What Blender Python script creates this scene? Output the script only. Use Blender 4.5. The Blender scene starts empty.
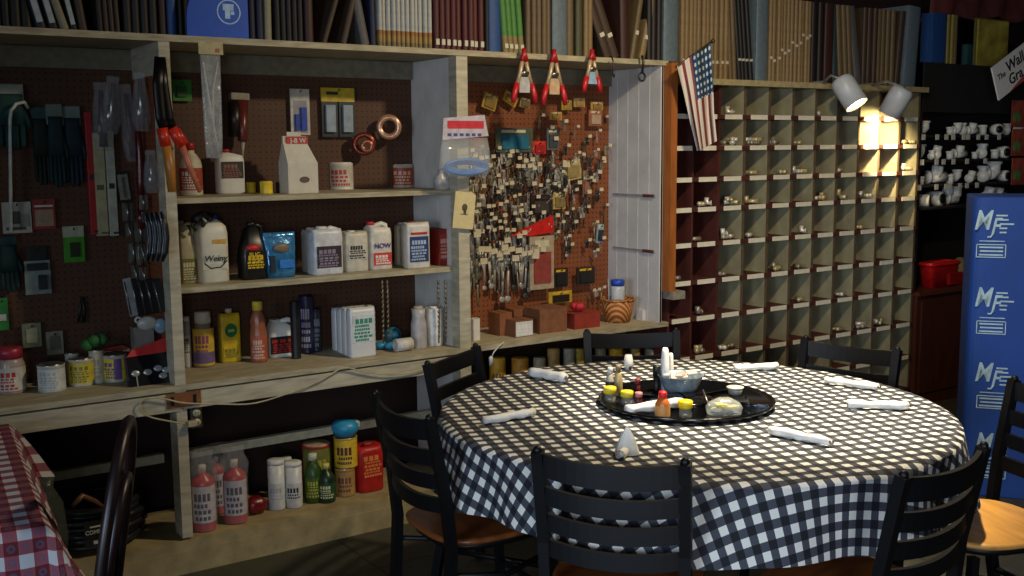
import bpy, math, random
from mathutils import Vector, Matrix
random.seed(7)
C = bpy.context.scene.collection
PI = math.pi
# ------------------------------------------------------------------ camera
F = 1069.4
YAW, PITCH, ROLL = [math.radians(a) for a in (34.148, 7.433, -0.462)]
O = Vector((0, 0, 1.62))
fw = Vector((math.sin(YAW)*math.cos(PITCH), math.cos(YAW)*math.cos(PITCH), -math.sin(PITCH)))
r0 = Vector((math.cos(YAW), -math.sin(YAW), 0)); u0 = r0.cross(fw)
RR = math.cos(ROLL)*r0 + math.sin(ROLL)*u0
UU = -math.sin(ROLL)*r0 + math.cos(ROLL)*u0
def ray(x, y): return RR*((x-512)/F) + UU*((288-y)/F) + fw
def PY(x, y, Y=4.0):
    d = ray(x, y); return O + d*(Y/d.y)
def PZ(x, y, Z):
    d = ray(x, y); return O + d*((Z-O.z)/d.z)
def PX(x, y, X):
    d = ray(x, y); return O + d*(X/d.x)
def depth(P): return (P-O).dot(fw)
cam = bpy.data.cameras.new('camera'); cam.sensor_width = 36; cam.lens = F*36/1024
co = bpy.data.objects.new('camera', cam); C.objects.link(co)
co.matrix_world = Matrix(((RR.x, UU.x, -fw.x, O.x), (RR.y, UU.y, -fw.y, O.y), (RR.z, UU.z, -fw.z, O.z), (0, 0, 0, 1)))
cam.clip_start = 0.05
bpy.context.scene.camera = co

# ------------------------------------------------------------------ materials
def lin(h):
    v = [int(h[i:i+2], 16)/255 for i in (0, 2, 4)]
    return tuple((c/12.92 if c <= .04045 else ((c+.055)/1.055)**2.4) for c in v) + (1,)
MATS = {}
def mat(h, rough=.6, metal=0.0, var=.25, scale=30, alpha=1.0, emit=0, trans=0, bump=0, stretch=None):
    key = (h, rough, metal, var, scale, alpha, emit, trans, bump, stretch)
    if key in MATS: return MATS[key]
    m = bpy.data.materials.new('mat_'+h); m.use_nodes = True
    nt = m.node_tree; b = nt.nodes['Principled BSDF']
    c = lin(h)
    b.inputs['Roughness'].default_value = rough; b.inputs['Metallic'].default_value = metal
    tc = nt.nodes.new('ShaderNodeTexCoord'); n = nt.nodes.new('ShaderNodeTexNoise')
    n.inputs['Scale'].default_value = scale; n.inputs['Detail'].default_value = 4
    if stretch:
        mp = nt.nodes.new('ShaderNodeMapping'); mp.inputs['Scale'].default_value = stretch
        nt.links.new(tc.outputs['Object'], mp.inputs['Vector']); nt.links.new(mp.outputs['Vector'], n.inputs['Vector'])
    else: nt.links.new(tc.outputs['Object'], n.inputs['Vector'])
    r = nt.nodes.new('ShaderNodeValToRGB')
    r.color_ramp.elements[0].position = .3; r.color_ramp.elements[1].position = .7
    r.color_ramp.elements[0].color = tuple(x*(1-var) for x in c[:3])+(1,)
    r.color_ramp.elements[1].color = tuple(min(1, x*(1+var*.5)) for x in c[:3])+(1,)
    nt.links.new(n.outputs['Fac'], r.inputs['Fac']); nt.links.new(r.outputs['Color'], b.inputs['Base Color'])
    if bump:
        bp = nt.nodes.new('ShaderNodeBump'); bp.inputs['Strength'].default_value = bump; bp.inputs['Distance'].default_value = .004
        nt.links.new(n.outputs['Fac'], bp.inputs['Height']); nt.links.new(bp.outputs['Normal'], b.inputs['Normal'])
    if alpha < 1: b.inputs['Alpha'].default_value = alpha
    if trans: b.inputs['Transmission Weight'].default_value = trans
    if emit:
        b.inputs['Emission Color'].default_value = c; b.inputs['Emission Strength'].default_value = emit
    MATS[key] = m; return m
def nodes(name, rough=.7):
    m = bpy.data.materials.new(name); m.use_nodes = True; nt = m.node_tree
    b = nt.nodes['Principled BSDF']; b.inputs['Roughness'].default_value = rough
    return m, nt, b
def math_n(nt, op, a, b=None):
    n = nt.nodes.new('ShaderNodeMath'); n.operation = op
    for i, v in enumerate((a, b)):
        if v is None: continue
        if isinstance(v, (int, float)): n.inputs[i].default_value = v
        else: nt.links.new(v, n.inputs[i])
    return n.outputs[0]
def mixc(nt, fac, a, b):
    n = nt.nodes.new('ShaderNodeMix'); n.data_type = 'RGBA'
    if isinstance(fac, (int, float)): n.inputs[0].default_value = fac
    else: nt.links.new(fac, n.inputs[0])
    for i, v in ((6, a), (7, b)):
        if isinstance(v, tuple): n.inputs[i].default_value = v
        else: nt.links.new(v, n.inputs[i])
    return n.outputs[2]
def gingham(name, per, white, mid, dark, motif=None):
    m, nt, b = nodes(name, .85)
    uv = nt.nodes.new('ShaderNodeUVMap'); sp = nt.nodes.new('ShaderNodeSeparateXYZ'); nt.links.new(uv.outputs[0], sp.inputs[0])
    a = math_n(nt, 'GREATER_THAN', math_n(nt, 'FRACT', math_n(nt, 'DIVIDE', sp.outputs[0], per)), .5)
    c = math_n(nt, 'GREATER_THAN', math_n(nt, 'FRACT', math_n(nt, 'DIVIDE', sp.outputs[1], per)), .5)
    s = math_n(nt, 'MAXIMUM', a, c); d = math_n(nt, 'MULTIPLY', a, c)
    col = mixc(nt, d, mixc(nt, s, lin(white), lin(mid)), lin(dark))
    if motif:
        h = per/2
        fx = math_n(nt, 'SUBTRACT', math_n(nt, 'FRACT', math_n(nt, 'DIVIDE', sp.outputs[0], h)), .5)
        fy = math_n(nt, 'SUBTRACT', math_n(nt, 'FRACT', math_n(nt, 'DIVIDE', sp.outputs[1], h)), .5)
        rr = math_n(nt, 'SQRT', math_n(nt, 'ADD', math_n(nt, 'MULTIPLY', fx, fx), math_n(nt, 'MULTIPLY', fy, fy)))
        ring = math_n(nt, 'MULTIPLY', math_n(nt, 'LESS_THAN', rr, .3), math_n(nt, 'GREATER_THAN', rr, .12))
        ring = math_n(nt, 'MULTIPLY', ring, s)
        col = mixc(nt, math_n(nt, 'MULTIPLY', ring, .55), col, lin(motif))
    nz = nt.nodes.new('ShaderNodeTexNoise'); nz.inputs['Scale'].default_value = 300
    bp = nt.nodes.new('ShaderNodeBump'); bp.inputs['Strength'].default_value = .2; bp.inputs['Distance'].default_value = .001
    nt.links.new(nz.outputs[0], bp.inputs['Height']); nt.links.new(bp.outputs[0], b.inputs['Normal'])
    nt.links.new(col, b.inputs['Base Color'])
    return m
def pegboard(ca, cb):
    m, nt, b = nodes('pegboard', .65)
    tc = nt.nodes.new('ShaderNodeTexCoord'); sp = nt.nodes.new('ShaderNodeSeparateXYZ'); nt.links.new(tc.outputs['Object'], sp.inputs[0])
    p = .0254
    hx = math_n(nt, 'ADD', sp.outputs[0], sp.outputs[1])
    fx = math_n(nt, 'SUBTRACT', math_n(nt, 'FRACT', math_n(nt, 'DIVIDE', hx, p)), .5)
    fz = math_n(nt, 'SUBTRACT', math_n(nt, 'FRACT', math_n(nt, 'DIVIDE', sp.outputs[2], p)), .5)
    rr = math_n(nt, 'SQRT', math_n(nt, 'ADD', math_n(nt, 'MULTIPLY', fx, fx), math_n(nt, 'MULTIPLY', fz, fz)))
    hole = math_n(nt, 'LESS_THAN', rr, .15)
    nz = nt.nodes.new('ShaderNodeTexNoise'); nz.inputs['Scale'].default_value = 6; nz.inputs['Detail'].default_value = 6
    base = mixc(nt, nz.outputs[0], lin(ca), lin(cb))
    nt.links.new(mixc(nt, hole, base, lin('140805')), b.inputs['Base Color'])
    return m
PEG_SHADED = pegboard('382010', '57341a'); PEG_LIT = pegboard('643419', '905028')  # one board in two tones: recess shade and lamp light put into the colour
OLDWHITE = mat('b3ab93', .6, var=.3, scale=9, stretch=(1, 1, 5))
OLDWHITE2 = mat('a79d80', .65, var=.35, scale=12, stretch=(1, 6, 6))
GREYWHITE = mat('cbc8c0', .55, var=.15, scale=7)
CREAMW = mat('9a8a62', .7, var=.3, scale=14)
BLACKM = mat('060608', .5, var=.2); BLACKM.node_tree.nodes['Principled BSDF'].inputs['Specular IOR Level'].default_value = .3
BLACK = mat('0d0d10', .5)
WHITEP = mat('d8d6cc', .45, var=.08)
WHITEB = mat('c9c9c4', .4, var=.08)
METAL = mat('9a978e', .3, .9)
DMETAL = mat('4a4744', .4, .8)
BRASS = mat('c9a45c', .3, .8)
CARD = mat('c9bf9a', .7, var=.1)
RED = mat('a8161a', .45)
YEL = mat('d9b520', .5)
CLEAR = mat('d8dcdc', .12, var=.05, alpha=.22)
WRAP = mat('e0e0e0', .08, var=.3, alpha=.13, scale=60, bump=1)
CLEAR2 = mat('c8ccc8', .15, var=.3, alpha=.38, scale=40, bump=.6)

# ------------------------------------------------------------------ mesh builder
class MB:
    def __init__(s): s.v = []; s.f = []; s.m = []; s.sm = []; s.uv = None
    def add(s, vs, fs, mi=0, smooth=False):
        b = len(s.v); s.v += [tuple(v) for v in vs]
        for f in fs: s.f.append([b+i for i in f]); s.m.append(mi); s.sm.append(smooth)
    def box(s, x0, x1, y0, y1, z0, z1, mi=0, M=None, bev=0.0):
        if bev > 0:
            xs = (x0, x0+bev, x1-bev, x1)
            return s.loft([(z0, (x1-x0)/2-bev, (y1-y0)/2-bev, (x0+x1)/2, (y0+y1)/2), (z0+bev, (x1-x0)/2, (y1-y0)/2, (x0+x1)/2, (y0+y1)/2),
                           (z1-bev, (x1-x0)/2, (y1-y0)/2, (x0+x1)/2, (y0+y1)/2), (z1, (x1-x0)/2-bev, (y1-y0)/2-bev, (x0+x1)/2, (y0+y1)/2)], n=12, seg=24, mi=mi, M=M, smooth=False)
        vs = [Vector(p) for p in ((x0,y0,z0),(x1,y0,z0),(x1,y1,z0),(x0,y1,z0),(x0,y0,z1),(x1,y0,z1),(x1,y1,z1),(x0,y1,z1))]
        if M: vs = [M @ v for v in vs]
        s.add(vs, [(0,3,2,1),(4,5,6,7),(0,1,5,4),(1,2,6,5),(2,3,7,6),(3,0,4,7)], mi)
    def loft(s, secs, n=2.0, seg=20, mi=0, M=None, smooth=True, caps=True, a0=0, a1=2*PI):
        full = abs(a1-a0-2*PI) < 1e-6
        k = seg if full else seg+1
        vs = []
        for sec in secs:
            z, rx, ry = sec[:3]; cx = sec[3] if len(sec) > 3 else 0; cy = sec[4] if len(sec) > 4 else 0
            for i in range(k):
                a = a0+(a1-a0)*i/seg; c, d = math.cos(a), math.sin(a)
                e = 2.0/n
                p = Vector((cx+rx*math.copysign(abs(c)**e, c), cy+ry*math.copysign(abs(d)**e, d), z))
                vs.append(M @ p if M else p)
        fs = []
        for j in range(len(secs)-1):
            for i in range(seg):
                a = j*k+i; b = j*k+(i+1) % k
                fs.append((a, b, b+k, a+k))
        s.add(vs, fs, mi, smooth)
        if caps and full:
            b = len(s.v)-len(vs)
            s.f.append([b+i for i in range(k)][::-1]); s.m.append(mi); s.sm.append(False)
            s.f.append([b+(len(secs)-1)*k+i for i in range(k)]); s.m.append(mi); s.sm.append(False)
    def lathe(s, prof, seg=20, mi=0, M=None, caps=True, **k): s.loft([(z, r, r) for r, z in prof], 2, seg, mi, M, True, caps, **k)
    def tube(s, pts, r, seg=8, mi=0, caps=True, ry=None):
        pts = [Vector(p) for p in pts]; vs = []; up = None
        for i, p in enumerate(pts):
            t = (pts[min(i+1, len(pts)-1)]-pts[max(i-1, 0)]).normalized()
            if up is None:
                up = Vector((0, 0, 1)) if abs(t.z) < .9 else Vector((1, 0, 0))
            a = t.cross(up).normalized(); up = a.cross(t).normalized()
            rr = r[i] if isinstance(r, (list, tuple)) else r
            for j in range(seg):
                th = 2*PI*j/seg+PI/4
                vs.append(p+a*(rr*math.cos(th))+up*((ry if ry else rr)*math.sin(th)))
        fs = [(i*seg+j, i*seg+(j+1) % seg, (i+1)*seg+(j+1) % seg, (i+1)*seg+j) for i in range(len(pts)-1) for j in range(seg)]
        if caps: fs += [tuple(range(seg))[::-1], tuple((len(pts)-1)*seg+j for j in range(seg))]
        s.add(vs, fs, mi, seg > 4)
    def sphere(s, c, r, mi=0, seg=12, sc=(1, 1, 1)):
        c = Vector(c)
        s.loft([(c.z+r*sc[2]*math.sin(t), max(1e-4, r*sc[0]*math.cos(t)), max(1e-4, r*sc[1]*math.cos(t)), c.x, c.y) for t in [PI*(j/8-.5) for j in range(9)]], 2, seg, mi)
    def prism(s, poly, y0, y1, mi=0, M=None):
        """polygon in XZ extruded along Y"""
        k = len(poly)
        vs = [Vector((x, y0, z)) for x, z in poly]+[Vector((x, y1, z)) for x, z in poly]
        if M: vs = [M @ v for v in vs]
        s.add(vs, [tuple(range(k)), tuple(range(2*k-1, k-1, -1))]+[(i, i+k, (i+1) % k+k, (i+1) % k) for i in range(k)], mi)
    def text(s, txt, size, M, mi=0, ext=.0006, shear=0, sx=1):
        cu = bpy.data.curves.new('t', 'FONT'); cu.body = txt; cu.size = size; cu.extrude = ext; cu.shear = shear
        cu.align_x = 'CENTER'; cu.align_y = 'CENTER'; cu.resolution_u = 3; cu.offset = size*.012
        o = bpy.data.objects.new('t', cu); C.objects.link(o)
        dg = bpy.context.evaluated_depsgraph_get(); me = bpy.data.meshes.new_from_object(o.evaluated_get(dg))
        M2 = M @ Matrix.Rotation(PI/2, 4, 'X') @ Matrix.Diagonal((sx, 1, 1, 1))
        s.add([M2 @ v.co for v in me.vertices], [tuple(p.vertices) for p in me.polygons], mi)
        bpy.data.objects.remove(o); bpy.data.meshes.remove(me); bpy.data.curves.remove(cu)
    def mesh(s, name, mats):
        me = bpy.data.meshes.new(name); me.from_pydata(s.v, [], s.f)
        for m in mats: me.materials.append(m)
        for p, mi, sm in zip(me.polygons, s.m, s.sm): p.material_index = min(mi, len(mats)-1); p.use_smooth = sm
        if s.uv:
            uvl = me.uv_layers.new(name='UVMap')
            for l in me.loops: uvl.data[l.index].uv = s.uv[l.vertex_index]
        me.update(); return me
def T(x=0, y=0, z=0): return Matrix.Translation((x, y, z))
def Rz(a): return Matrix.Rotation(a, 4, 'Z')
def Ry(a): return Matrix.Rotation(a, 4, 'Y')
def Rx(a): return Matrix.Rotation(a, 4, 'X')
def props(o, label=None, cat=None, group=None, kind=None):
    for k, v in (('label', label), ('category', cat), ('group', group), ('kind', kind)):
        if v: o[k] = v
    return o
def obj(name, mb, mats, parent=None, loc=None, rot=None):
    if not isinstance(mats, (list, tuple)): mats = [mats]
    o = bpy.data.objects.new(name, mb.mesh(name, mats) if isinstance(mb, MB) else mb); C.objects.link(o)
    if parent: o.parent = parent
    if loc is not None: o.location = loc
    if rot is not None: o.rotation_euler = rot
    return o
def thing(name, label, cat, loc=(0, 0, 0), rot=(0, 0, 0), group=None):
    o = bpy.data.objects.new(name, None); C.objects.link(o); o.empty_display_size = .05
    o.location = loc; o.rotation_euler = rot if isinstance(rot, tuple) else (0, 0, rot)
    return props(o, label, cat, group)
def single(name, mb, mats, label, cat, loc=None, rot=None, group=None): return props(obj(name, mb, mats, None, loc, rot), label, cat, group)
KIDS = {}
def kids(o):
    if o.name not in KIDS: KIDS[o.name] = list(o.children)
    return KIDS[o.name]
def dup(root, loc=None, rot=None, label=None, group=None):
    r = root.copy(); C.objects.link(r)
    if loc is not None: r.location = loc
    if rot is not None: r.rotation_euler = rot
    if label: r['label'] = label
    if group: r['group'] = group
    for ch in kids(root):
        c = ch.copy(); C.objects.link(c); c.parent = r
        for g in kids(ch):
            d = g.copy(); C.objects.link(d); d.parent = c
    return r
def struct(name, mb, mats, parent=None): return props(obj(name, mb, mats, parent), kind='structure') if not parent else obj(name, mb, mats, parent)
def B(*a, **k):
    m = MB(); m.box(*a, **k); return m

# ------------------------------------------------------------------ room
fm, nt, b = nodes('floor_mat', .55)
tc = nt.nodes.new('ShaderNodeTexCoord'); nz = nt.nodes.new('ShaderNodeTexNoise'); nz.inputs['Scale'].default_value = 25; nz.inputs['Detail'].default_value = 8
nt.links.new(tc.outputs['Object'], nz.inputs['Vector'])
sp = nt.nodes.new('ShaderNodeSeparateXYZ'); nt.links.new(tc.outputs['Object'], sp.inputs[0])
j1 = math_n(nt, 'LESS_THAN', math_n(nt, 'FRACT', math_n(nt, 'DIVIDE', sp.outputs[0], .9)), .012)
j2 = math_n(nt, 'LESS_THAN', math_n(nt, 'FRACT', math_n(nt, 'DIVIDE', sp.outputs[1], .9)), .012)
nt.links.new(mixc(nt, math_n(nt, 'MAXIMUM', j1, j2), mixc(nt, nz.outputs[0], lin('24241c'), lin('48483a')), lin('1a1914')), b.inputs['Base Color'])
struct('floor', B(-3, 8.6, -3, 4.6, -.1, 0), fm)
struct('ceiling', B(-3, 8.6, -3, 4.6, 3.2, 3.3), mat('4a4238', .8))
struct('wall_back', B(-3, 8.6, 4.5, 4.6, 0, 3.2), mat('2a1710', .8, scale=4))
struct('wall_right', B(8.5, 8.6, -3, 4.5, 0, 3.2), mat('3a2a20', .8))
struct('wall_front', B(-3, 8.6, -3.1, -3, 0, 3.2), mat('4a4036', .8))
wf = MB()
wf.box(-3.1, -3, -3, 4.6, 0, .8); wf.box(-3.1, -3, -3, 4.6, 2.4, 3.2); wf.box(-3.1, -3, -3, -1.2, .8, 2.4); wf.box(-3.1, -3, 1.6, 4.6, .8, 2.4)
struct('wall_left', wf, mat('4a4036', .8))
w1 = thing('window_1', None, None, (0, 0, 0)); w1['kind'] = 'structure'
fr = MB(); [fr.box(-3.08, -3.02, y, y+.05, .8, 2.4) for y in (-1.2, -.25, .7, 1.55)]; fr.box(-3.08, -3.02, -1.2, 1.6, .8, .85); fr.box(-3.08, -3.02, -1.2, 1.6, 2.35, 2.4)
obj('window_frame', fr, WHITEP, w1); obj('window_glass', B(-3.055, -3.05, -1.2, 1.6, .8, 2.4), mat('e8eeee', .05, alpha=.1), w1)

# ------------------------------------------------------------------ wall shelf unit
ZT, ZB, ZU, ZL = 2.041, .742, 1.444, 1.104
XL, XP2, XR = -.3, 2.46, 3.625
u = thing('wall_shelf_unit', 'long weathered white wall shelving unit with brown pegboard backs and a bench ledge', 'shelving', (0, 4.0, 0))
def up(name, x0, x1, y0, y1, z0, z1, m, bev=0, label=None):
    o = obj(name, B(x0, x1, y0-4, y1-4, z0, z1, bev=bev), m, u)
    if label: o['label'] = label
    return o
up('top_board', XL, XR+.02, 3.99, 4.45, ZT-.024, ZT, OLDWHITE2)
up('pegboard_back', XL, 1.19, 4.40, 4.408, ZB, ZT-.024, PEG_SHADED)
up('pegboard_back', 1.19, 2.43, 4.40, 4.408, ZB, ZT-.024, PEG_SHADED)
up('pegboard_back', 2.44, 3.61, 4.40, 4.408, ZB, ZT-.024, PEG_LIT)
up('back_cleat', XL, 1.17, 4.37, 4.40, 1.935, 2.014, mat('6e6754', .7), 0)
up('back_cleat', 1.21, 2.42, 4.37, 4.40, 1.935, 2.014, mat('6e6754', .7), 0)
up('back_cleat', 2.49, 3.6, 4.37, 4.40, 1.935, 2.014, mat('6e6754', .7), 0)
up('post', 1.168, 1.208, 3.995, 4.085, .14, ZT-.024, OLDWHITE)
up('post', XL, XL+.04, 3.995, 4.085, .14, ZT-.024, OLDWHITE)
up('divider_panel', 1.176, 1.196, 4.085, 4.40, ZB, 1.9, PEG_LIT, label='brown pegboard divider')
up('top_bracket', 1.17, 1.2, 4.085, 4.37, 1.9, ZT-.024, OLDWHITE)
up('post', 2.43, 2.486, 3.995, 4.06, .14, ZT-.024, OLDWHITE)
pl = MB()
for i in range(3): pl.box(2.432, 2.482, .062+i*.114, .062+i*.114+.111, .14, ZT-.026)
obj('divider_panel', pl, GREYWHITE, u)['label'] = 'white plank divider panel'
sp_ = MB()
for i in range(5): sp_.box(3.605, 3.625, .0+i*.083, i*.083+.083, ZB, ZT-.026); sp_.box(3.604, 3.606, i*.083+.0795, i*.083+.083, ZB, ZT-.026, 1)
sp_.box(3.613, 3.623, 0, .4, ZB, ZT-.026, 1)
obj('side_panel', sp_, [mat('c4c3c0', .55, var=.15, scale=7), mat('dedad0', .6)], u)['label'] = 'white grooved side panel'
for z in (1.372, 1.092):
    up('slot_strip', 3.601, 3.605, 4.03, 4.36, z, z+.012, mat('8e8b88', .6)); up('slot_strip', 3.598, 3.605, 4.04, 4.12, z-.002, z+.014, mat('5c3428', .6))
up('shelf', 1.205, 2.43, 4.03, 4.40, ZU-.02, ZU, OLDWHITE2)
up('shelf', 1.205, 2.43, 4.045, 4.40, ZL-.022, ZL, OLDWHITE2)
up('bench_top', XL, 2.49, 3.985, 4.40, ZB-.022, ZB, OLDWHITE2)
up('bench_top', 2.49, 3.66, 3.985, 4.40, ZB-.022, ZB, OLDWHITE2)
up('apron', XL, 1.19, 3.99, 4.01, ZB-.10, ZB-.03, OLDWHITE)
up('apron', 1.193, 2.43, 3.99, 4.01, ZB-.095, ZB-.03, OLDWHITE)
up('bench_rail', XL, 2.43, 4.01, 4.04, ZB-.05, ZB-.022, mat('2a2118', .8))
br = MB(); br.box(1.13, 1.26, -.016, -.01, ZB-.085, ZB-.03); [br.box(x, x+.012, -.018, -.015, ZB-.075, ZB-.04, 1) for x in (1.145, 1.23)]
obj('rusty_bracket', br, [mat('7a4a22', .8, var=.5), BLACK], u)
up('floor_shelf', XL, 2.46, 3.99, 4.40, .09, .13, CREAMW)
up('kick_board', XL, 2.46, 3.985, 4.0, .0, .09, CREAMW)
LGZ = PY(341, 425, 4.2).z
up('low_ledge', XL, 1.17, 4.20, 4.23, LGZ-.035, LGZ, mat('c4bc9c', .6))
up('low_ledge', 1.21, 2.43, 4.20, 4.23, LGZ-.035, LGZ, mat('c4bc9c', .6))
up('low_shelf', 2.486, 3.62, 4.05, 4.40, .36, .38, OLDWHITE2)

# ------------------------------------------------------------------ pigeonhole cabinet
CW = .1854; CX0 = 3.832
rows = [1.792, 1.633, 1.474, 1.321, 1.141, .947, .756, .550, .345, .14]
cab = thing('pigeonhole_cabinet', 'tall wooden pigeonhole cabinet with rows of white label cards', 'cabinet', (0, 4.0, 0))
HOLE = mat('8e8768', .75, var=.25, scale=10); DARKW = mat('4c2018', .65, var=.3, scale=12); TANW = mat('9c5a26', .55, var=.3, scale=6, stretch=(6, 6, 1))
def cp(name, x0, x1, y0, y1, z0, z1, m): return obj(name, B(x0, x1, y0, y1, z0, z1), m, cab)
cp('top_board', 3.70, 5.72, -.03, .42, 1.932, 1.962, mat('a89a70', .65))
cp('back_board', 3.65, 5.69, .33, .34, .0, 1.94, mat('5c5440', .8))
for k in range(-1, 11):
    x = CX0+k*CW
    if k == -1: x += .03
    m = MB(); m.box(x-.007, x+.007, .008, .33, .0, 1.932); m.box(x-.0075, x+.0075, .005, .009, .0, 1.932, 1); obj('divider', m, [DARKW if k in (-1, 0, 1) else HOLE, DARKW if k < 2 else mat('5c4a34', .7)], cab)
for z in rows: cp('shelf', 3.68, 5.69, -.004, .33, z-.03, z-.008, DARKW)
cp('base_board', 3.68, 5.69, .0, .33, 0, .06, DARKW)
st = cp('face_post', 3.63, 3.672, -.05, .02, .9, 2.03, TANW); st['label'] = 'orange-brown wooden post'
cp('post_block', 3.645, 3.73, -.06, .02, .86, .9, mat('8a8272', .7))
LAB = mat('e0dac2', .6, var=.15, scale=20)
lab = B(-.062, .062, -.004, 0, -.012, .012).mesh('label_card', [LAB])
nl = 0
for z in rows[:9]:
    for k in range(11):
        x = CX0+(k-.5)*CW + (.015 if k == 0 else random.uniform(-.004, .004))
        o = bpy.data.objects.new('label_card', lab); C.objects.link(o); o.parent = cab; o.location = (x, -.004, z-.019); nl += 1

# ------------------------------------------------------------------ wallpaper books
def bookmat(cols, stops, band=None):
    m, nt, b = nodes('book', .6)
    tc = nt.nodes.new('ShaderNodeTexCoord'); sp = nt.nodes.new('ShaderNodeSeparateXYZ'); nt.links.new(tc.outputs['Object'], sp.inputs[0])
    r = nt.nodes.new('ShaderNodeValToRGB'); r.color_ramp.interpolation = 'CONSTANT'
    while len(r.color_ramp.elements) < len(cols): r.color_ramp.elements.new(.5)
    for e, c, s in zip(r.color_ramp.elements, cols, stops): e.color = lin(c); e.position = s
    nt.links.new(math_n(nt, 'MULTIPLY', sp.outputs[2], 2.0), r.inputs['Fac'])
    nz = nt.nodes.new('ShaderNodeTexNoise'); nz.inputs['Scale'].default_value = 40
    nt.links.new(tc.outputs['Object'], nz.inputs['Vector'])
    nt.links.new(mixc(nt, math_n(nt, 'MULTIPLY', nz.outputs[0], .5), r.outputs[0], lin('14100c')), b.inputs['Base Color'])
    return m
BM = {'white': bookmat(['84744c', 'a88a4c', 'a87434', 'c4c4bc'], [0, .04, .1, .135]), 'red': bookmat(['561a16'], [0]),
      'green': bookmat(['8c7a48', '4f8a3a'], [0, .15]), 'tan': bookmat(['6e5a3a'], [0]), 'tan2': bookmat(['8a7148'], [0]), 'brown': bookmat(['463424'], [0]),
      'dred': bookmat(['3c1c16'], [0]), 'dark': bookmat(['19120f'], [0]), 'black': bookmat(['0c0b0d'], [0]), 'blue': bookmat(['1c4a86'], [0]), 'navy': bookmat(['141c3c'], [0]),
      'greyblue': bookmat(['66767e'], [0]), 'grey': bookmat(['5c5a58'], [0]), 'olive': bookmat(['4a4a2c'], [0]), 'teal': bookmat(['2c4448'], [0]), 'cream': bookmat(['9a9478'], [0]), 'yellow': bookmat(['8a7a2c'], [0])}
PAGES = mat('8a8068', .8)
CN = {'white': 'white over orange', 'red': 'dark red', 'green': 'green and tan', 'tan': 'tan', 'tan2': 'light tan', 'brown': 'brown', 'dred': 'maroon', 'dark': 'dark brown', 'black': 'black', 'blue': 'blue', 'navy': 'navy',
      'greyblue': 'wide grey-blue', 'grey': 'grey', 'olive': 'olive', 'teal': 'dark teal', 'cream': 'cream', 'yellow': 'yellowish'}
SL = mat('c8c2a8', .6)
def book(xa, xb, col, z0, h=.5, tilt=0, where='', mark=None, D=.3, grp=None, yf=4.03):
    w = max(.008, xb-xa)
    label = '%s wallpaper sample book %s' % (CN[col], where)
    t = thing('wallpaper_book', label, 'book', ((xa+xb)/2, yf+random.uniform(0, .015), z0), (0, tilt, 0), grp)
    m = MB(); g = .0012; c = .0025
    hw = w/2-g
    if hw > .006:
        m.loft([(0, hw, .012, 0, .012), (h, hw, .012, 0, .012)], 2, 12, 0, None, True, True, a0=PI, a1=2*PI)
        m.box(-hw, -hw+c, .012, D, 0, h); m.box(hw-c, hw, .012, D, 0, h); m.box(-hw, hw, .010, .013, 0, h)
    else: m.box(-hw, hw, 0, D, 0, h)
    if mark: m.box(-hw*.6, hw*.6, -.0018, .004, mark[0], mark[0]+mark[1], 1)
    obj('cover', m, [BM[col], mark[2] if mark and len(mark) > 2 else SL], t)
    if hw > .006:
        p = B(-hw+c, hw-c, .014, D-.006, .004, h-.004); obj('pages', p, PAGES, t)
    return t
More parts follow.
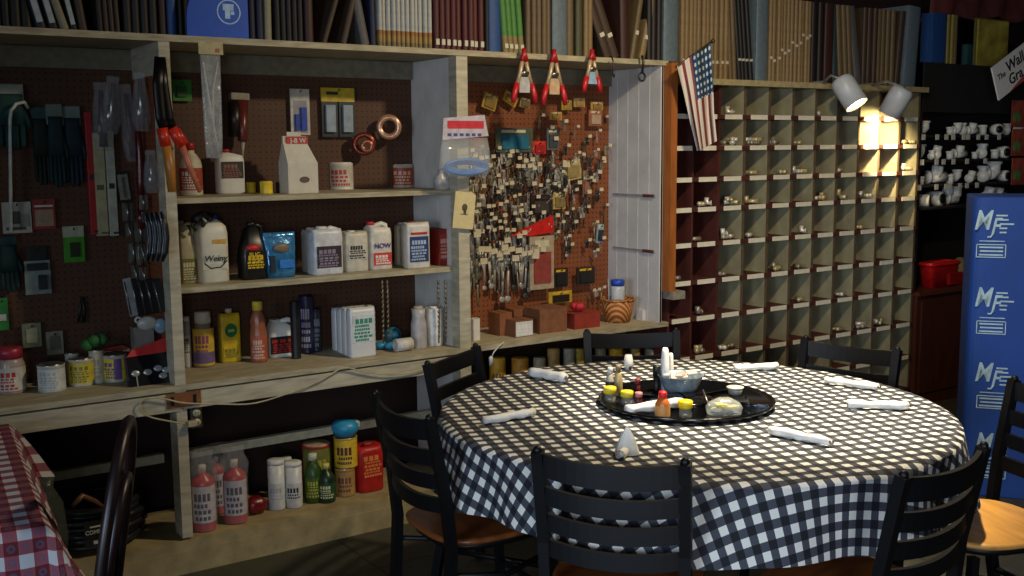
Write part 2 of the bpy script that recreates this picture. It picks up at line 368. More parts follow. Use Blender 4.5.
# (x0, x1, colour, x shift of the spine from its foot to the picture's top edge, neighbour words, mark)
SPINETXT = mat('aab4bc', .5)
runs = [
 (-12, 2, 'dark', 1, 0, 'cut by the picture\'s left edge on the top shelf', None),
 (2, 11, 'black', 1, 0, 'at the left end of the top shelf', None), (11, 33, 'dark', 2, 0, 'at the left end of the top shelf', None),
 (36, 47, 'navy', 1, -9, 'with pale spine lettering, leaning on the top shelf', (.02, .4, SPINETXT)),
 (49, 59, 'black', 1, -9, 'with narrow pale lettering, leaning, beside the cream one', (.02, .4, SPINETXT)),
 (61, 70, 'cream', 1, -11, 'leaning between black books on the top shelf', None), (71, 79, 'black', 1, -8, 'with white spine lettering, right of the cream one', (.02, .4, SPINETXT)),
 (80, 89, 'brown', 1, -6, 'with pale edge, above the left pegboard', None),
 (97, 104, 'dark', 1, -3, 'beside three brown ones above the left pegboard', None), (104, 121, 'brown', 3, -3, 'in the leaning trio above the left pegboard', None),
 (124, 158, 'dark', 4, 0, 'in the dark run above the first white post', None), (160, 167, 'dred', 1, 0, 'left of the blue one above the first white post', None),
 (168, 178, 'blue', 1, 0, 'right of a maroon one above the first white post', None), (179, 185, 'black', 1, 0, 'between a blue and a tan one above the first post', None),
 (186, 196, 'tan', 3, 0, 'in the short run left of the big round blue folder', None), (197, 241, 'brown', 7, 0, 'behind the big round blue folder', None),
 (243, 247, 'dred', 1, 0, 'right against the big round blue folder', None), (249, 264, 'navy', 2, 0, 'left of the cream spine near the blue folder', None),
 (265, 273, 'cream', 1, -1, 'standing alone between dark ones near the blue folder', None), (275, 304, 'dark', 5, 0, 'in the run just left of the maroon one', None),
 (305, 314, 'dred', 1, 0, 'before the leaning ones, above the carded hardware', None), (321, 327, 'brown', 1, 12, 'leaning right, first after the maroon one', None),
 (340, 347, 'brown', 1, 10, 'leaning right, second after the maroon one', None),
 (361, 370, 'grey', 1, -9, 'leaning left toward the black ones', None), (371, 377, 'navy', 1, -2, 'just left of the white and orange set', None),
 (378, 433, 'white', 12, 0, 'in the matching white set over the second bay', None),
 (434, 485, 'red', 9, 0, 'in the matching dark red set', (.02, .025)),
 (485, 489, 'black', 1, 0, 'between the dark red set and the blue binder', None), (489, 502, 'blue', 1, 0, 'right of the dark red set', None),
 (503, 526, 'green', 4, -4, 'right of the blue binder', (.02, .02)), (527, 552, 'tan', 5, 0, 'above the first red spring clamp', None),
 (553, 568, 'greyblue', 1, 0, 'above the middle spring clamp', None), (568, 575, 'tan', 1, 0, 'right of the grey-blue binder over the clamps', None), (576, 583, 'olive', 1, 0, 'over the third spring clamp', None),
 (584, 594, 'tan2', 2, 0, 'above the third red spring clamp', None), (606, 621, 'brown', 2, -19, 'leaning left over the grooved side panel', (.1, .02)),
 (622, 631, 'dred', 1, -1, 'standing in the gap between leaning books', None), (631, 636, 'tan', 1, 9, 'leaning right over the grooved side panel', (.12, .02)), (640, 646, 'tan2', 1, 11, 'leaning right next to the dark ones by the flag', (.1, .02)),
 (647, 662, 'dark', 3, 0, 'left of the grey-blue binder by the flag', None), (663, 678, 'greyblue', 1, 0, 'left of the tan set by the flag', None)]
runs2 = [
 (680, 728, 'tan2', 11, 0, 'in the matching set behind the flag', (.08, .015)), (729, 737, 'tan', 2, -3, 'right of the set behind the flag', None),
 (738, 755, 'black', 4, -5, 'leaning left above the pigeonholes', (.1, .012)), (756, 768, 'greyblue', 1, 0, 'before the long light tan set on the cabinet', None),
 (769, 811, 'tan2', 12, 0, 'in the long matching set on the pigeonhole cabinet', 'diag'), (812, 823, 'dark', 2, 0, 'right of the long light tan set', None),
 (824, 833, 'dred', 1, 0, 'left of the lamp with the glowing mouth', None), (834, 839, 'teal', 1, -1, 'behind the lamp with the glowing mouth', None), (840, 853, 'tan', 3, -3, 'above the lamp with the glowing mouth', None),
 (855, 862, 'grey', 1, -8, 'leaning left above the glowing lamp', None), (863, 876, 'brown', 3, 0, 'between the two lamps on the cabinet', None), (877, 894, 'tan', 4, 0, 'above the second white lamp', None),
 (895, 900, 'brown', 1, 8, 'leaning on the grey-blue binder over the second lamp', None), (902, 915, 'greyblue', 1, 7, 'leaning right at the right end of the cabinet', None)]
def lay(runs, z0, yl):
    for x0, x1, col, n, dx, where, mark in runs:
        yy = yl((x0+x1)/2)
        A = PY(x0, yy, 4.04).x; Bx = PY(x1, yy, 4.04).x
        tilt = 0
        if dx:
            a = PY(x0, yy, 4.04); c = PY(x0+dx, 0, 4.04); tilt = math.atan2(c.x-a.x, c.z-a.z)
        for i in range(n):
            xa = A+(Bx-A)*i/n; xb = A+(Bx-A)*(i+1)/n
            mk = mark
            if mark == 'diag': mk = (.09+.0145*i+(0 if i % 3 else .03), .014)
            g = ('%s books %s' % (CN[col], where)) if n > 1 else None
            h = .24 if (dx and x0 < 400) else .44+(.03 if col in ('greyblue', 'blue') else 0)
            book(xa, xb, col, z0+abs(math.sin(tilt))*(xb-xa)/2*1.0+.001, h, tilt, where, mk, grp=g)
lay(runs, ZT, lambda x: 26.5+x*35/664)
lay(runs2, 1.963, lambda x: 79+(x-717)*.048)
# round blue folder
P = PY(219, 39, 3.985)
m = MB(); R_ = .155
poly = [(-.115, 0), (.12, 0), (.12, .26), (.10, .26)] + [(.10-.215*math.sin(a), .06+.20*math.cos(a)) for a in [PI/2*k/8 for k in range(1, 9)]]
m.prism([(x, z) for x, z in poly][::-1], 0, .012)
fo = thing('blue_folder', 'bright blue rounded folder with white circle emblem standing on the top shelf edge', 'folder', (P.x, 3.995, ZT))
obj('cover', m, mat('1450b8', .5, var=.1), fo)
e = MB(); M0 = T(.045, -.001, .095) @ Rx(PI/2)
for k in range(24):
    a, a2 = 2*PI*k/24, 2*PI*(k+1)/24
    e.add([(.045+.046*math.cos(t)*1, -.0015, .095+.046*math.sin(t)) if q else (.045+.041*math.cos(t), -.0015, .095+.041*math.sin(t)) for t, q in ((a, 1), (a2, 1), (a2, 0), (a, 0))], [(0, 1, 2, 3)])
e.box(.022, .064, -.0015, -.0005, .1, .124); e.box(.03, .05, -.0015, -.0005, .07, .1); e.box(.052, .066, -.0015, -.0005, .085, .098)
obj('emblem', e, mat('a8c8e8', .5), fo)

# ------------------------------------------------------------------ generic containers
def spot(x0, y0, x1, y1, zs, dmin=4.02, dmax=4.36, Y=None):
    xc = (x0+x1)/2
    P = PZ(xc, y1, zs)
    yy = Y if Y is not None else min(max(P.y, dmin), dmax)
    Q = PY(xc, y1, yy)
    d = (x1-x0)/F*depth(Q)
    top = PY(xc, y0, yy+d/2)
    Q2 = PY(xc, y1, yy+d/2)
    return Vector((Q2.x, yy+d/2, zs)), d, max(.02, top.z-zs)
def marks(mb, w, z0, z1, y, rows, mi, seed=0, x0=0):
    rnd = random.Random(seed)
    hs = [rnd.choice([2.2, 1.6])]+[rnd.choice([.7, .7, 1.0]) for _ in range(rows+1)]; tot = sum(hs)+.7; acc = .3
    for r_ in range(rows+2):
        acc += hs[r_]; z = z1-(z1-z0)*acc/tot; hh = (z1-z0)*hs[r_]/tot*.62
        a = -w*rnd.uniform(.38, .46); bq = w*rnd.uniform(.25, .46)
        k = rnd.randint(3, 5) if r_ == 0 else rnd.randint(4, 8)
        for i in range(k):
            xa = a+(bq-a)*i/k; mb.box(x0+xa, x0+xa+(bq-a)/k*.75, y-.0012, y, z, z+hh, mi)
def arclabel(mb, r, z0, z1, mi=0, a0=-PI*.98, a1=-.15, seg=18, rad=1.012):
    mb.loft([(z0, r*rad, r*rad), (z1, r*rad, r*rad)], 2, seg, mi, None, True, False, a0=a0, a1=a1)
def arcmarks(mb, r, z0, z1, rows, mi, seed, a0=-PI*.9, a1=-PI*.35):
    rnd = random.Random(seed)
    hs = [2.0]+[rnd.choice([.7, 1.0]) for _ in range(rows+1)]; tot = sum(hs)+.7; acc = .3
    for r_ in range(rows+2):
        acc += hs[r_]; z = z1-(z1-z0)*acc/tot; hh = (z1-z0)*hs[r_]/tot*.6
        a = a0+rnd.uniform(0, .25); e_ = a1-rnd.uniform(0, .4)
        k = 4 if r_ == 0 else rnd.randint(4, 7)
        for i in range(k):
            aa = a+(e_-a)*i/k; mb.loft([(z, r*1.025, r*1.025), (z+hh, r*1.025, r*1.025)], 2, 4, mi, None, True, False, a0=aa, a1=aa+(e_-a)/k*.7)
def round_bottle(name, label, cat, bb, zs, body, cap, lab=None, mk=None, prof=None, capd=.45, caph=.12, rot=0, lz=(.12, .6), rows=4, seed=1, group=None, Y=None, dmin=4.02):
    L, d, h = spot(*bb, zs, Y=Y, dmin=dmin); r = d/2
    t = thing(name, label, cat, L, (0, 0, rot), group)
    hb = h*(1-caph)
    prof = prof or [(.0, .0), (.95, .0), (1, .03), (1, .66), (.9, .76), (.6, .88), (capd*.9, .93), (capd*.9, 1.0)]
    m = MB(); m.lathe([(max(.0005, r*a), hb*z) for a, z in prof]); obj('body', m, body, t)
    m = MB(); rc = r*capd; m.lathe([(.001, hb*.985), (rc, hb*.985), (rc, h*.985), (rc*.9, h), (.001, h)]); obj('cap', m, cap, t)
    if lab:
        m = MB(); arclabel(m, r, hb*lz[0], hb*lz[1]); lb = obj('label', m, lab, t)
        if mk: m = MB(); arcmarks(m, r, hb*lz[0], hb*lz[1], rows, 0, seed); obj('print', m, mk, lb)
    return t, r, h
def can(name, label, cat, bb, zs, body, lid, lab=None, mk=None, rows=4, seed=1, group=None, band=None, Y=None, dmin=4.02, z=None):
    L, d, h = spot(*bb, zs, Y=Y, dmin=dmin); r = d/2
    if z: L.z = z
    t = thing(name, label, cat, L, (0, 0, 0), group)
    m = MB(); m.lathe([(.001, 0), (r*.97, 0), (r, .004), (r*.97, .008), (r*.97, h-.008), (r, h-.005), (r, h), (r*.93, h), (r*.93, h-.004)]); obj('body', m, body, t)
    m = MB(); m.lathe([(.001, h-.006), (r*.9, h-.006), (r*.9, h+.003), (r*.85, h+.004), (.001, h+.003)]); obj('lid', m, lid, t)
    if lab:
        m = MB(); arclabel(m, r*.97, .012, h-.012)
        lb = obj('label', m, lab, t)
        if mk: m = MB(); arcmarks(m, r*.97, .012, h-.012, rows, 0, seed); obj('print', m, mk, lb)
    return t, r, h
def jug(name, label, cat, bb, zs, body, cap, lab, mk, dep=.11, wf=.8, capx=-.2, hnd=True, lz=(.12, .58), rows=4, seed=1, Y=None, sh=.75, n=5, labw=.8, group=None):
    x0, y0, x1, y1 = bb
    P = PZ((x0+x1)/2, y1, zs); yy = Y if Y is not None else min(max(P.y, 4.04), 4.3)
    A = PY(x0+(x1-x0)*(1-wf), y1, yy); Bq = PY(x1, y1, yy); w = Bq.x-A.x
    h = PY((x0+x1)/2, y0, yy+dep*.5).z-zs
    t = thing(name, label, cat, ((A.x+Bq.x)/2, yy+dep/2, zs), (0, 0, 0), group)
    m = MB(); a, c = w/2, dep/2
    m.loft([(0, a*.94, c*.94), (.006, a, c), (h*sh, a, c), (h*(sh+.1), a*.93, c*.9), (h*.9, a*.5, c*.6, w*capx*.6), (h*.92, a*.25, a*.25, w*capx), (h*.95, a*.25, a*.25, w*capx)], n, 28)
    obj('body', m, body, t)
    if hnd:
        m = MB(); m.tube([(w*(capx+.12), 0, h*.9), (w*.2, 0, h*.95), (w*.38, 0, h*.92), (w*.42, 0, h*.8), (w*.40, 0, h*(sh-.02))], min(.012, w*.1), 8)
        obj('handle', m, body, t)
    m = MB(); M = T(w*capx, 0, 0); m.loft([(h*.93, a*.34, a*.34), (h*.99, a*.34, a*.34), (h, a*.28, a*.28)], 2, 16, 0, M); obj('cap', m, cap, t)
    if lab:
        m = MB(); m.box(-a*labw, a*labw, -c-.0015, -c+.001, h*lz[0], h*lz[1]); lb = obj('label', m, lab, t)
        m = MB(); marks(m, w*labw, h*lz[0], h*lz[1], -c-.0015, rows, 0, seed); obj('print', m, mk, lb)
    return t, w, h, c
def carton(name, label, cat, bb, zs, body, lab=None, mk=None, dep=.06, wf=.8, lz=(.15, .85), rows=3, seed=3, Y=None, rot=0, group=None, lid=True, labw=.8):
    x0, y0, x1, y1 = bb
    P = PZ((x0+x1)/2, y1, zs); yy = Y if Y is not None else min(max(P.y, 4.02), 4.3)
    A = PY(x0+(x1-x0)*(1-wf), y1, yy); Bq = PY(x1, y1, yy); w = Bq.x-A.x
    h = max(.015, PY((x0+x1)/2, y0, yy+dep*.5).z-zs)
    t = thing(name, label, cat, ((A.x+Bq.x)/2, yy+dep/2, zs), (0, 0, rot), group)
    a, c = w/2, dep/2
    m = MB(); m.box(-a, a, -c, c, 0, h*.97); obj('body', m, body, t)
    if lid:
        m = MB(); m.box(-a*1.01, -.001, -c*1.01, c*1.01, h*.97, h*.985, 0); m.box(.001, a*1.01, -c*1.01, c*1.01, h*.97, h, 0); obj('flap', m, body, t)
    if lab:
        m = MB(); m.box(-a*labw, a*labw, -c-.0015, -c+.001, h*lz[0], h*lz[1]); lb = obj('label', m, lab, t); m = MB(); marks(m, w*labw, h*lz[0], h*lz[1], -c-.0015, rows, 0, seed); obj('print', m, mk or lab, lb)
    return t, w, h, c

DTXT = mat('26262c', .6); RTXT = mat('b02422', .6); BTXT = mat('24407c', .6); WTXT = mat('d0d0c8', .6)
# ---- upper shelf of the middle bay
t, r, h = round_bottle('bottle', 'white bottle with red label behind the lopper handles on the upper shelf', 'bottle', (180, 143, 203, 196), ZU, mat('c4bda6', .5), RED, mat('a04030', .6), WTXT, seed=2)
t, w, h, c = jug('jug', 'white jug with black label below the clear sleeve, on the upper shelf', 'jug', (216, 149, 247, 194), ZU, WHITEP, RED, mat('2a2c2c', .6), mat('8c5a48', .6), dep=.07, wf=.88, lz=(.35, .72), capx=-.15, hnd=False, seed=4, n=4)
can('tape_roll', 'small yellow roll beside the white jug on the upper shelf', 'tape', (246, 183, 256, 193), ZU, YEL, YEL)
can('jar', 'short yellow jar on the upper shelf edge beside a green cap', 'jar', (260, 182, 273, 194), ZU, mat('e0c428', .4), YEL)
can('jar', 'short dark green jar between the yellow jar and the white carton', 'jar', (276, 183, 288, 193), ZU, mat('10241a', .4), BLACK)
# gable carton
A = PZ(294, 191, ZU); t = thing('gable_carton', 'white gable-top carton with a red panel on the upper shelf', 'carton', (PY(298, 191, 4.2).x, 4.19, ZU), (0, 0, 0))
w = PY(313, 191, 4.14).x-PY(283, 191, 4.14).x; h1 = PY(300, 163, 4.2).z-ZU; h2 = PY(295, 141, 4.2).z-ZU; h3 = PY(295, 132, 4.2).z-ZU
m = MB(); m.box(-w/2, w/2, -.05, .05, 0, h1)
m.add([(-w/2, -.05, h1), (w/2, -.05, h1), (w/2, .05, h1), (-w/2, .05, h1), (-w/2, -.004, h2), (w/2-.03, -.004, h2), (w/2-.03, .004, h2), (-w/2, .004, h2)], [(0, 1, 5, 4), (1, 2, 6, 5), (2, 3, 7, 6), (3, 0, 4, 7), (4, 5, 6, 7)])
obj('body', m, mat('c4bfae', .6, var=.1), t)
m = MB(); m.box(-w/2, w/2-.03, -.006, .006, h2, h2+(h3-h2)*.55, 0); m.box(-w/2+.02, w/2-.05, -.003, .003, h2+(h3-h2)*.5, h3, 0); obj('gable_crest', m, mat('c4bfae', .6, var=.1), t)
m = MB(); m.box(-w*.4, w*.32, -.012, -.0065, h2-.012, h2+(h3-h2)*.5, 0); m.text('J-B W', .028, T(-.002, -.0135, h2+.001), 1); m.loft([(0, .022, .013), (.001, .022, .013)], 2, 20, 2, T(0.005, -.0505, h1*.45) @ Rx(PI/2)); obj('label', m, [mat('b43c30', .6), WTXT, mat('5c4a40', .6)], t)
t, r, h = can('tub', 'white plastic tub with red and blue label on the upper shelf', 'tub', (328, 163, 354, 190), ZU, WHITEP, WHITEB, mat('c4beb0', .5), mat('b84038', .5), rows=2, seed=9)
can('tub', 'small clear tub with orange-red label near the right end of the upper shelf', 'tub', (390, 165, 414, 187), ZU, mat('b8a690', .4), mat('c8c0b0', .4), mat('9c3c24', .5), mat('d0a080', .5), rows=2, seed=12)
# ---- lower shelf of the middle bay
jug('jug', 'beige handled jug with olive label at the left end of the lower shelf', 'jug', (178, 220, 200, 284), ZL, mat('a49a78', .4), mat('8a8060', .5), mat('6a6838', .6), mat('c0b890', .6), dep=.09, wf=.85, capx=-.2, sh=.5, lz=(.05, .4))
t, w, h, c = jug('sprayer_jug', 'white weed killer jug with blue cap and dark trigger sprayer', 'jug', (198, 214, 232, 283), ZL, mat('cfcbb6', .45, var=.1), mat('1c3c8c', .4), mat('cfcbb6', .45), mat('cfcbb6', .45), dep=.12, wf=.92, capx=.12, hnd=False, sh=.72, lz=(.2, .3), n=4)
m = MB(); m.text('Weiny', .034, T(0, -c-.002, h*.36), 0, shear=.2); m.tube([(-.045, -c-.002, h*.3), (-.02, -c-.002, h*.22), (.02, -c-.002, h*.23), (.045, -c-.002, h*.32)], .003, 6)
m.box(-.01, .045, -c-.002, -c, h*.58, h*.64, 1); obj('lettering', m, [mat('20302c', .6), mat('c89838', .5)], t)
m = MB(); m.tube([(.0, -.03, h*.95), (-.04, -.04, h*1.0), (-.075, -.05, h*.93)], .018, 8); m.tube([(-.02, -.045, h*.95), (-.045, -.055, h*.84)], .008, 6); m.tube([(-.07, -.05, h*.92), (-.085, -.052, h*.86), (-.07, -.052, h*.78)], .006, 6); m.tube([(-.05, -.045, h*1.02), (-.03, -.06, h*.9)], .005, 6, 1)
obj('sprayer', m, [mat('1c201e', .5), mat('a8a890', .5)], t)
t, w, h, c = jug('bottle', 'black handled bottle with red and yellow label beside the weed killer jug', 'bottle', (240, 222, 269, 280), ZL, mat('101012', .35), BLACK, mat('101012', .4), YEL, dep=.09, wf=.85, capx=0, sh=.45, lz=(.18, .5), hnd=True, rows=2)
m = MB(); m.sphere((-.008, -c+.01, h*.56), .022, 0, sc=(1.4, .8, .7)); m.text('BUG', .026, T(-.005, -c-.003, h*.44), 1, sx=.9); m.text('STOP', .024, T(-.005, -c-.003, h*.33), 1, sx=.9); obj('lettering', m, [mat('c42820', .5), mat('d8b830', .5)], t)
# blue pouch
A = PY(282, 274, 4.12); wq = PY(298, 274, 4.12).x-PY(266, 274, 4.12).x; hp = PY(282, 232, 4.14).z-ZL
t = thing('pouch', 'shiny blue stand-up pouch on the lower shelf', 'pouch', (A.x, 4.14, ZL))
m = MB(); a = wq/2; m.loft([(0, a*.86, .035), (hp*.15, a*.9, .037), (hp*.5, a*.95, .026), (hp*.8, a, .012), (hp*.92, a, .003), (hp, a, .002)], 3, 28); obj('body', m, mat('3d7fb0', .18, .3, var=.5, scale=22, bump=1), t)
m = MB(); m.sphere((.0, -.022, hp*.66), .03, 0, sc=(1.2, .4, .7)); m.box(-a*.2, a*.7, -.040, -.028, hp*.22, hp*.4, 1); m.box(-a*.8, -a*.5, -.040, -.026, hp*.12, hp*.5, 2); obj('label', m, [mat('7a6a58', .5), mat('2c78c8', .5), mat('1c2c38', .5)], t)
jg, *_ = jug('jug', 'plain white flat-sided jug behind the purple-black labelled one', 'jug', (303, 227, 333, 272), ZL, WHITEP, WHITEB, mat('303038', .6), WTXT, dep=.09, wf=.8, Y=4.19, lz=(.15, .6), hnd=False, sh=.85)
jug('jug', 'white flat-sided jug with purple-black label on the lower shelf', 'jug', (309, 226, 345, 275), ZL, mat('c9cbcd', .4), WHITEB, mat('2c2430', .6), mat('8a7c90', .6), dep=.09, wf=.84, sh=.85, lz=(.15, .6), capx=-.1, n=6, rows=4, seed=21)
jug('jug', 'white jug with plain black printing left of the red-capped jug', 'jug', (345, 230, 370, 272), ZL, mat('c4bfae', .45), WHITEB, mat('c4bfae', .5), DTXT, dep=.09, wf=.93, sh=.88, lz=(.3, .72), capx=-.1, hnd=False, n=6, rows=3, seed=22)
t, w, h, c = jug('jug', 'white jug with red cap and purple and red label', 'jug', (368, 221, 394, 270), ZL, mat('cfcabc', .45), mat('a81c20', .4), mat('c43a2e', .6), mat('d8d4cc', .5), dep=.10, wf=.85, sh=.76, lz=(.1, .36), capx=-.3, rows=2, n=5, seed=23)
m = MB(); m.text('NOW', .03, T(0, -c-.003, h*.5), 0, sx=1); obj('lettering', m, mat('4c2c80', .5), t)
for q in range(2):
    jug('jug', ['rearmost beige jug in the row behind the blue-labelled one', 'middle beige jug in the row behind the blue-labelled one'][q], 'jug', (392+q*7, 222, 421+q*4, 262), ZL, mat('b0a48c', .5), mat('a0988c', .5), None, None, dep=.04, wf=.8, Y=4.22-.055*q, sh=.86, hnd=False, n=6)
t, w, h, c = jug('jug', 'white jug with dark blue label and dull red cap on the lower shelf', 'jug', (404, 221, 431, 265), ZL, mat('c8c4ba', .45), mat('7c3430', .5), mat('1c3868', .6), mat('a0b0c8', .6), dep=.05, wf=.85, sh=.88, lz=(.14, .68), hnd=False, rows=4, n=6, seed=24, Y=4.07)
m = MB(); m.box(-w*.35, w*.35, -c-.002, -c, h*.72, h*.77); obj('label_band', m, RTXT, t)
carton('box', 'thin red box standing on the lower shelf against the white plank panel', 'box', (431, 228, 449, 266), ZL, mat('7c1c16', .5), mat('963024', .5), mat('c09080', .5), dep=.12, wf=.55, seed=25, Y=4.1)
# ---- bench, middle bay
round_bottle('tube_bottle', 'slim white bottle with dark print hugging the first post on the bench', 'bottle', (183, 316, 192, 368), ZB, WHITEB, WHITEB, WHITEB, DTXT, prof=[(.95, 0), (1, .02), (1, 1), (.9, 1)], capd=.95, caph=.1, lz=(.3, .7))
t, r, h = round_bottle('bottle', 'white-capped bottle with yellow and purple label on the bench', 'bottle', (194, 311, 215, 368), ZB, mat('8a8474', .5), mat('c4beae', .5), mat('c8a838', .6), mat('8c4060', .6), prof=[(.95, 0), (1, .02), (1, .66), (.98, .7), (.75, .74), (.72, 1)], capd=.76, caph=.2, lz=(.04, .88), rows=3)
m = MB(); arclabel(m, r, h*.08, h*.28, rad=1.03); obj('label_band', m, mat('6c5c84', .6), t)
t, w, h, c = jug('bottle', 'flat yellow bottle with green circle label and white cap', 'bottle', (220, 308, 242, 359), ZB, mat('d0b426', .45), WHITEB, mat('d0b426', .5), mat('7c7c30', .5), dep=.045, wf=.9, sh=.82, lz=(.08, .3), capx=0, hnd=False, n=7, rows=3, seed=31)
m = MB(); m.loft([(0, w*.3, h*.13), (.002, w*.3, h*.13)], 2, 24, 0, T(0, -c-.0005, h*.6) @ Rx(PI/2)); m.box(-w*.15, w*.15, -c-.004, -c-.001, h*.57, h*.62, 1); obj('emblem', m, [mat('1c6c34', .5), mat('a8c060', .5)], t)
t, r, h = round_bottle('bottle', 'slender clear bottle of orange liquid with yellow cap', 'bottle', (251, 301, 268, 363), ZB, mat('94583c', .3), mat('c8b438', .4), mat('a8543c', .5), mat('c8b4a0', .5), prof=[(.95, 0), (1, .03), (1, .55), (.85, .68), (.95, .78), (.6, .93), (.45, 1)], capd=.6, caph=.13, lz=(.05, .5), rows=4, seed=33)
t, w, h, c = jug('jug', 'wide white charcoal-lighter jug with black and red label', 'jug', (267, 318, 301, 357), ZB, WHITEP, WHITEB, mat('161414', .5), mat('a02420', .5), dep=.09, wf=.88, sh=.6, lz=(.1, .56), labw=1.0, capx=-.22, rows=3, n=5, seed=34)
can('spray_can', 'tall navy can with white lettering on the bench', 'can', (300, 296, 315, 354), ZB, mat('1a1c38', .35), mat('101424', .4), mat('202448', .4), mat('a0a0b8', .5), rows=3, seed=35)
can('spray_can', 'dark can half behind the navy can on the bench', 'can', (311, 309, 322, 352), ZB, mat('202430', .35), mat('101424', .4), mat('242838', .4), mat('80848c', .5), rows=3, seed=36)
can('spray_can', 'black can standing behind the white lighter jug', 'can', (291, 302, 301, 345), ZB, BLACK, BLACK, Y=4.2)
for q in range(4):
    t, w, h, c = jug('jug', ['front white jug with green printing on the bench', 'white jug second in the row behind the green-printed one', 'white jug third in the row behind the green-printed one', 'last white jug in the row behind the green-printed one'][q], 'jug',
        (351-q*5, 306, 377-q*6, 348-q*1.5), ZB, mat('cdd0cf', .4, var=.06), WHITEB, mat('cdd0cf', .4) if q == 0 else None, mat('2c8c74', .5), dep=.05, wf=1.0, Y=4.07+.062*q, sh=.9, lz=(.3, .85), capx=-.1, hnd=False, n=7, rows=4, seed=37)
# rolls, blue gloves
round_bottle('paper_roll', 'upright white roll wrapped in plastic on the bench near the plank panel', 'roll', (425, 306, 443, 345), ZB, mat('d4d2cc', .4), mat('c8c6c0', .4), prof=[(.98, 0), (1, .03), (1, .97), (.9, 1)], capd=.5, caph=.04, Y=4.1)
round_bottle('paper_roll', 'upright greyish roll in crumpled plastic beside the white roll', 'roll', (411, 306, 427, 345), ZB, mat('a8a4a0', .4), mat('a89c94', .4), prof=[(.98, 0), (1, .03), (1, .6), (.8, .8), (.9, 1)], capd=.6, caph=.06, Y=4.08)
m = MB(); m.lathe([(.02, -.04), (.028, -.04), (.028, .04), (.02, .04), (.02, -.04)], M=Ry(PI/2), caps=False)
P = PY(402, 339, 4.1); single('tape_roll', m, mat('c8c4bc', .5), 'white roll lying on its side on the blue bag', 'roll', (P.x, 4.09, ZB+.03))
m = MB(); 
for i in range(7): m.sphere((random.uniform(-.08, .08), random.uniform(-.02, .03), .018), .025, sc=(1.3, 1, .7))
P = PY(405, 343, 4.1); single('plastic_bag', m, mat('2c86b0', .3, bump=1), 'crumpled bright blue plastic bag at the foot of the rolls', 'bag', (P.x+.005, 4.16, ZB))
m = MB(); m.sphere((0, 0, .042), .042, sc=(1.1, .8, 1)); m.sphere((.0, -.02, .05), .02, 1)
P = PY(392, 324, 4.25); single('ball', m, [mat('1c6480', .4, bump=1), mat('4ca0b8', .4)], 'dark teal round bundle behind the hanging chains', 'bundle', (P.x, 4.25, ZB))
# ---- bench, left bay
t, r, h = round_bottle('jar', 'clear jar with pink-red lid and red print at the bench\'s left end', 'jar', (-3, 347, 26, 395), ZB, mat('a8988c', .3), mat('a02840', .4), mat('cac4b8', .5), mat('b03030', .5), prof=[(.95, 0), (1, .03), (1, .8), (.9, .9), (.85, 1)], capd=.9, caph=.22, lz=(.1, .75), rows=3)
can('paint_can', 'plain white can with pale label on the left bench', 'can', (39, 364, 66, 393), ZB, mat('b8bab4', .4), METAL, mat('c8ccc8', .5), mat('a8aca8', .5), seed=41)
can('paint_can', 'yellow-labelled white can at the front of the left bench', 'can', (70, 358, 95, 387), ZB, mat('b8b4a0', .4), METAL, mat('c4b43c', .5), mat('7c7430', .5), rows=4, seed=42)
can('paint_can', 'white can behind the yellow-labelled can', 'can', (66, 353, 80, 372), ZB, mat('a8a894', .4), METAL, Y=4.25)
t, r, h = can('paint_can', 'pale can carrying a green scrubber on the left bench', 'can', (90, 350, 105, 376), ZB, mat('b4b098', .4), METAL, mat('b8b4a0', .5), mat('90907c', .5), rows=2, Y=4.2)
m = MB(); [m.sphere((random.uniform(-.03, .03), random.uniform(-.02, .02), random.uniform(.015, .04)), .022) for i in range(8)]
single('scrubber', m, mat('2c6c2c', .7, bump=1), 'green scrubber resting on the pale can', 'scrubber', (t.location.x, t.location.y, ZB+h+.004))
t, r, h = can('paint_can', 'can with yellow and purple label near the post on the bench', 'can', (104, 354, 128, 383), ZB, mat('a8a494', .4), METAL, mat('d0b834', .5), mat('60487c', .5), rows=3, seed=44)
m = MB(); m.loft([(.012, r*1.0, r*1.0), (h-.012, r*1.0, r*1.0)], 2, 6, 0, None, True, False, a0=-PI*.6, a1=-PI*.4); obj('label_band', m, mat('60487c', .5), t)
carton('box', 'grey box behind the black and red package', 'box', (131, 325, 156, 374), ZB, mat('6c6a62', .6), dep=.05, Y=4.13)
P = PY(153, 374, 4.04)
t = thing('tool_package', 'black package with a red header lying against the post on the bench', 'package', (P.x+.0, 4.06, ZB), (math.radians(-18), 0, 0))
hh = PY(153, 338, 4.1).z-ZB; a = .082
m = MB(); m.prism([(-a, 0), (a, 0), (a, hh*1.0), (-a, hh*.72)][::-1], 0, .03); obj('body', m, mat('141418', .25, scale=50, var=.6), t)
m = MB(); m.prism([(-a*.98, hh*.66), (a*1.01, hh*.7), (a*1.01, hh*1.03), (-a*.7, hh*.82)][::-1], -.003, .005); obj('header', m, mat('b42424', .5), t)
m = MB(); [m.sphere((x, -.002, z), .012, sc=(1.4, .3, 1)) for x, z in ((-.055, .05), (-.01, .05), (.03, .06), (.06, .05), (.045, .03))]; m.box(-.055, -.05, -.003, 0, .0, .05); obj('tool', m, mat('a8acac', .3, .5), t)
m = MB(); m.prism([(-.05, 0), (.05, 0), (.05, .07), (.02, .085), (-.05, .08)][::-1], 0, .015); m.box(-.05, .05, -.002, 0, .055, .065, 1)
P = PY(120, 352, 4.3); single('pouch', m, [mat('9c3c28', .5), WTXT], 'red and white pouch hanging behind the yellow and purple can', 'pouch', (P.x, 4.34, ZB+.03))
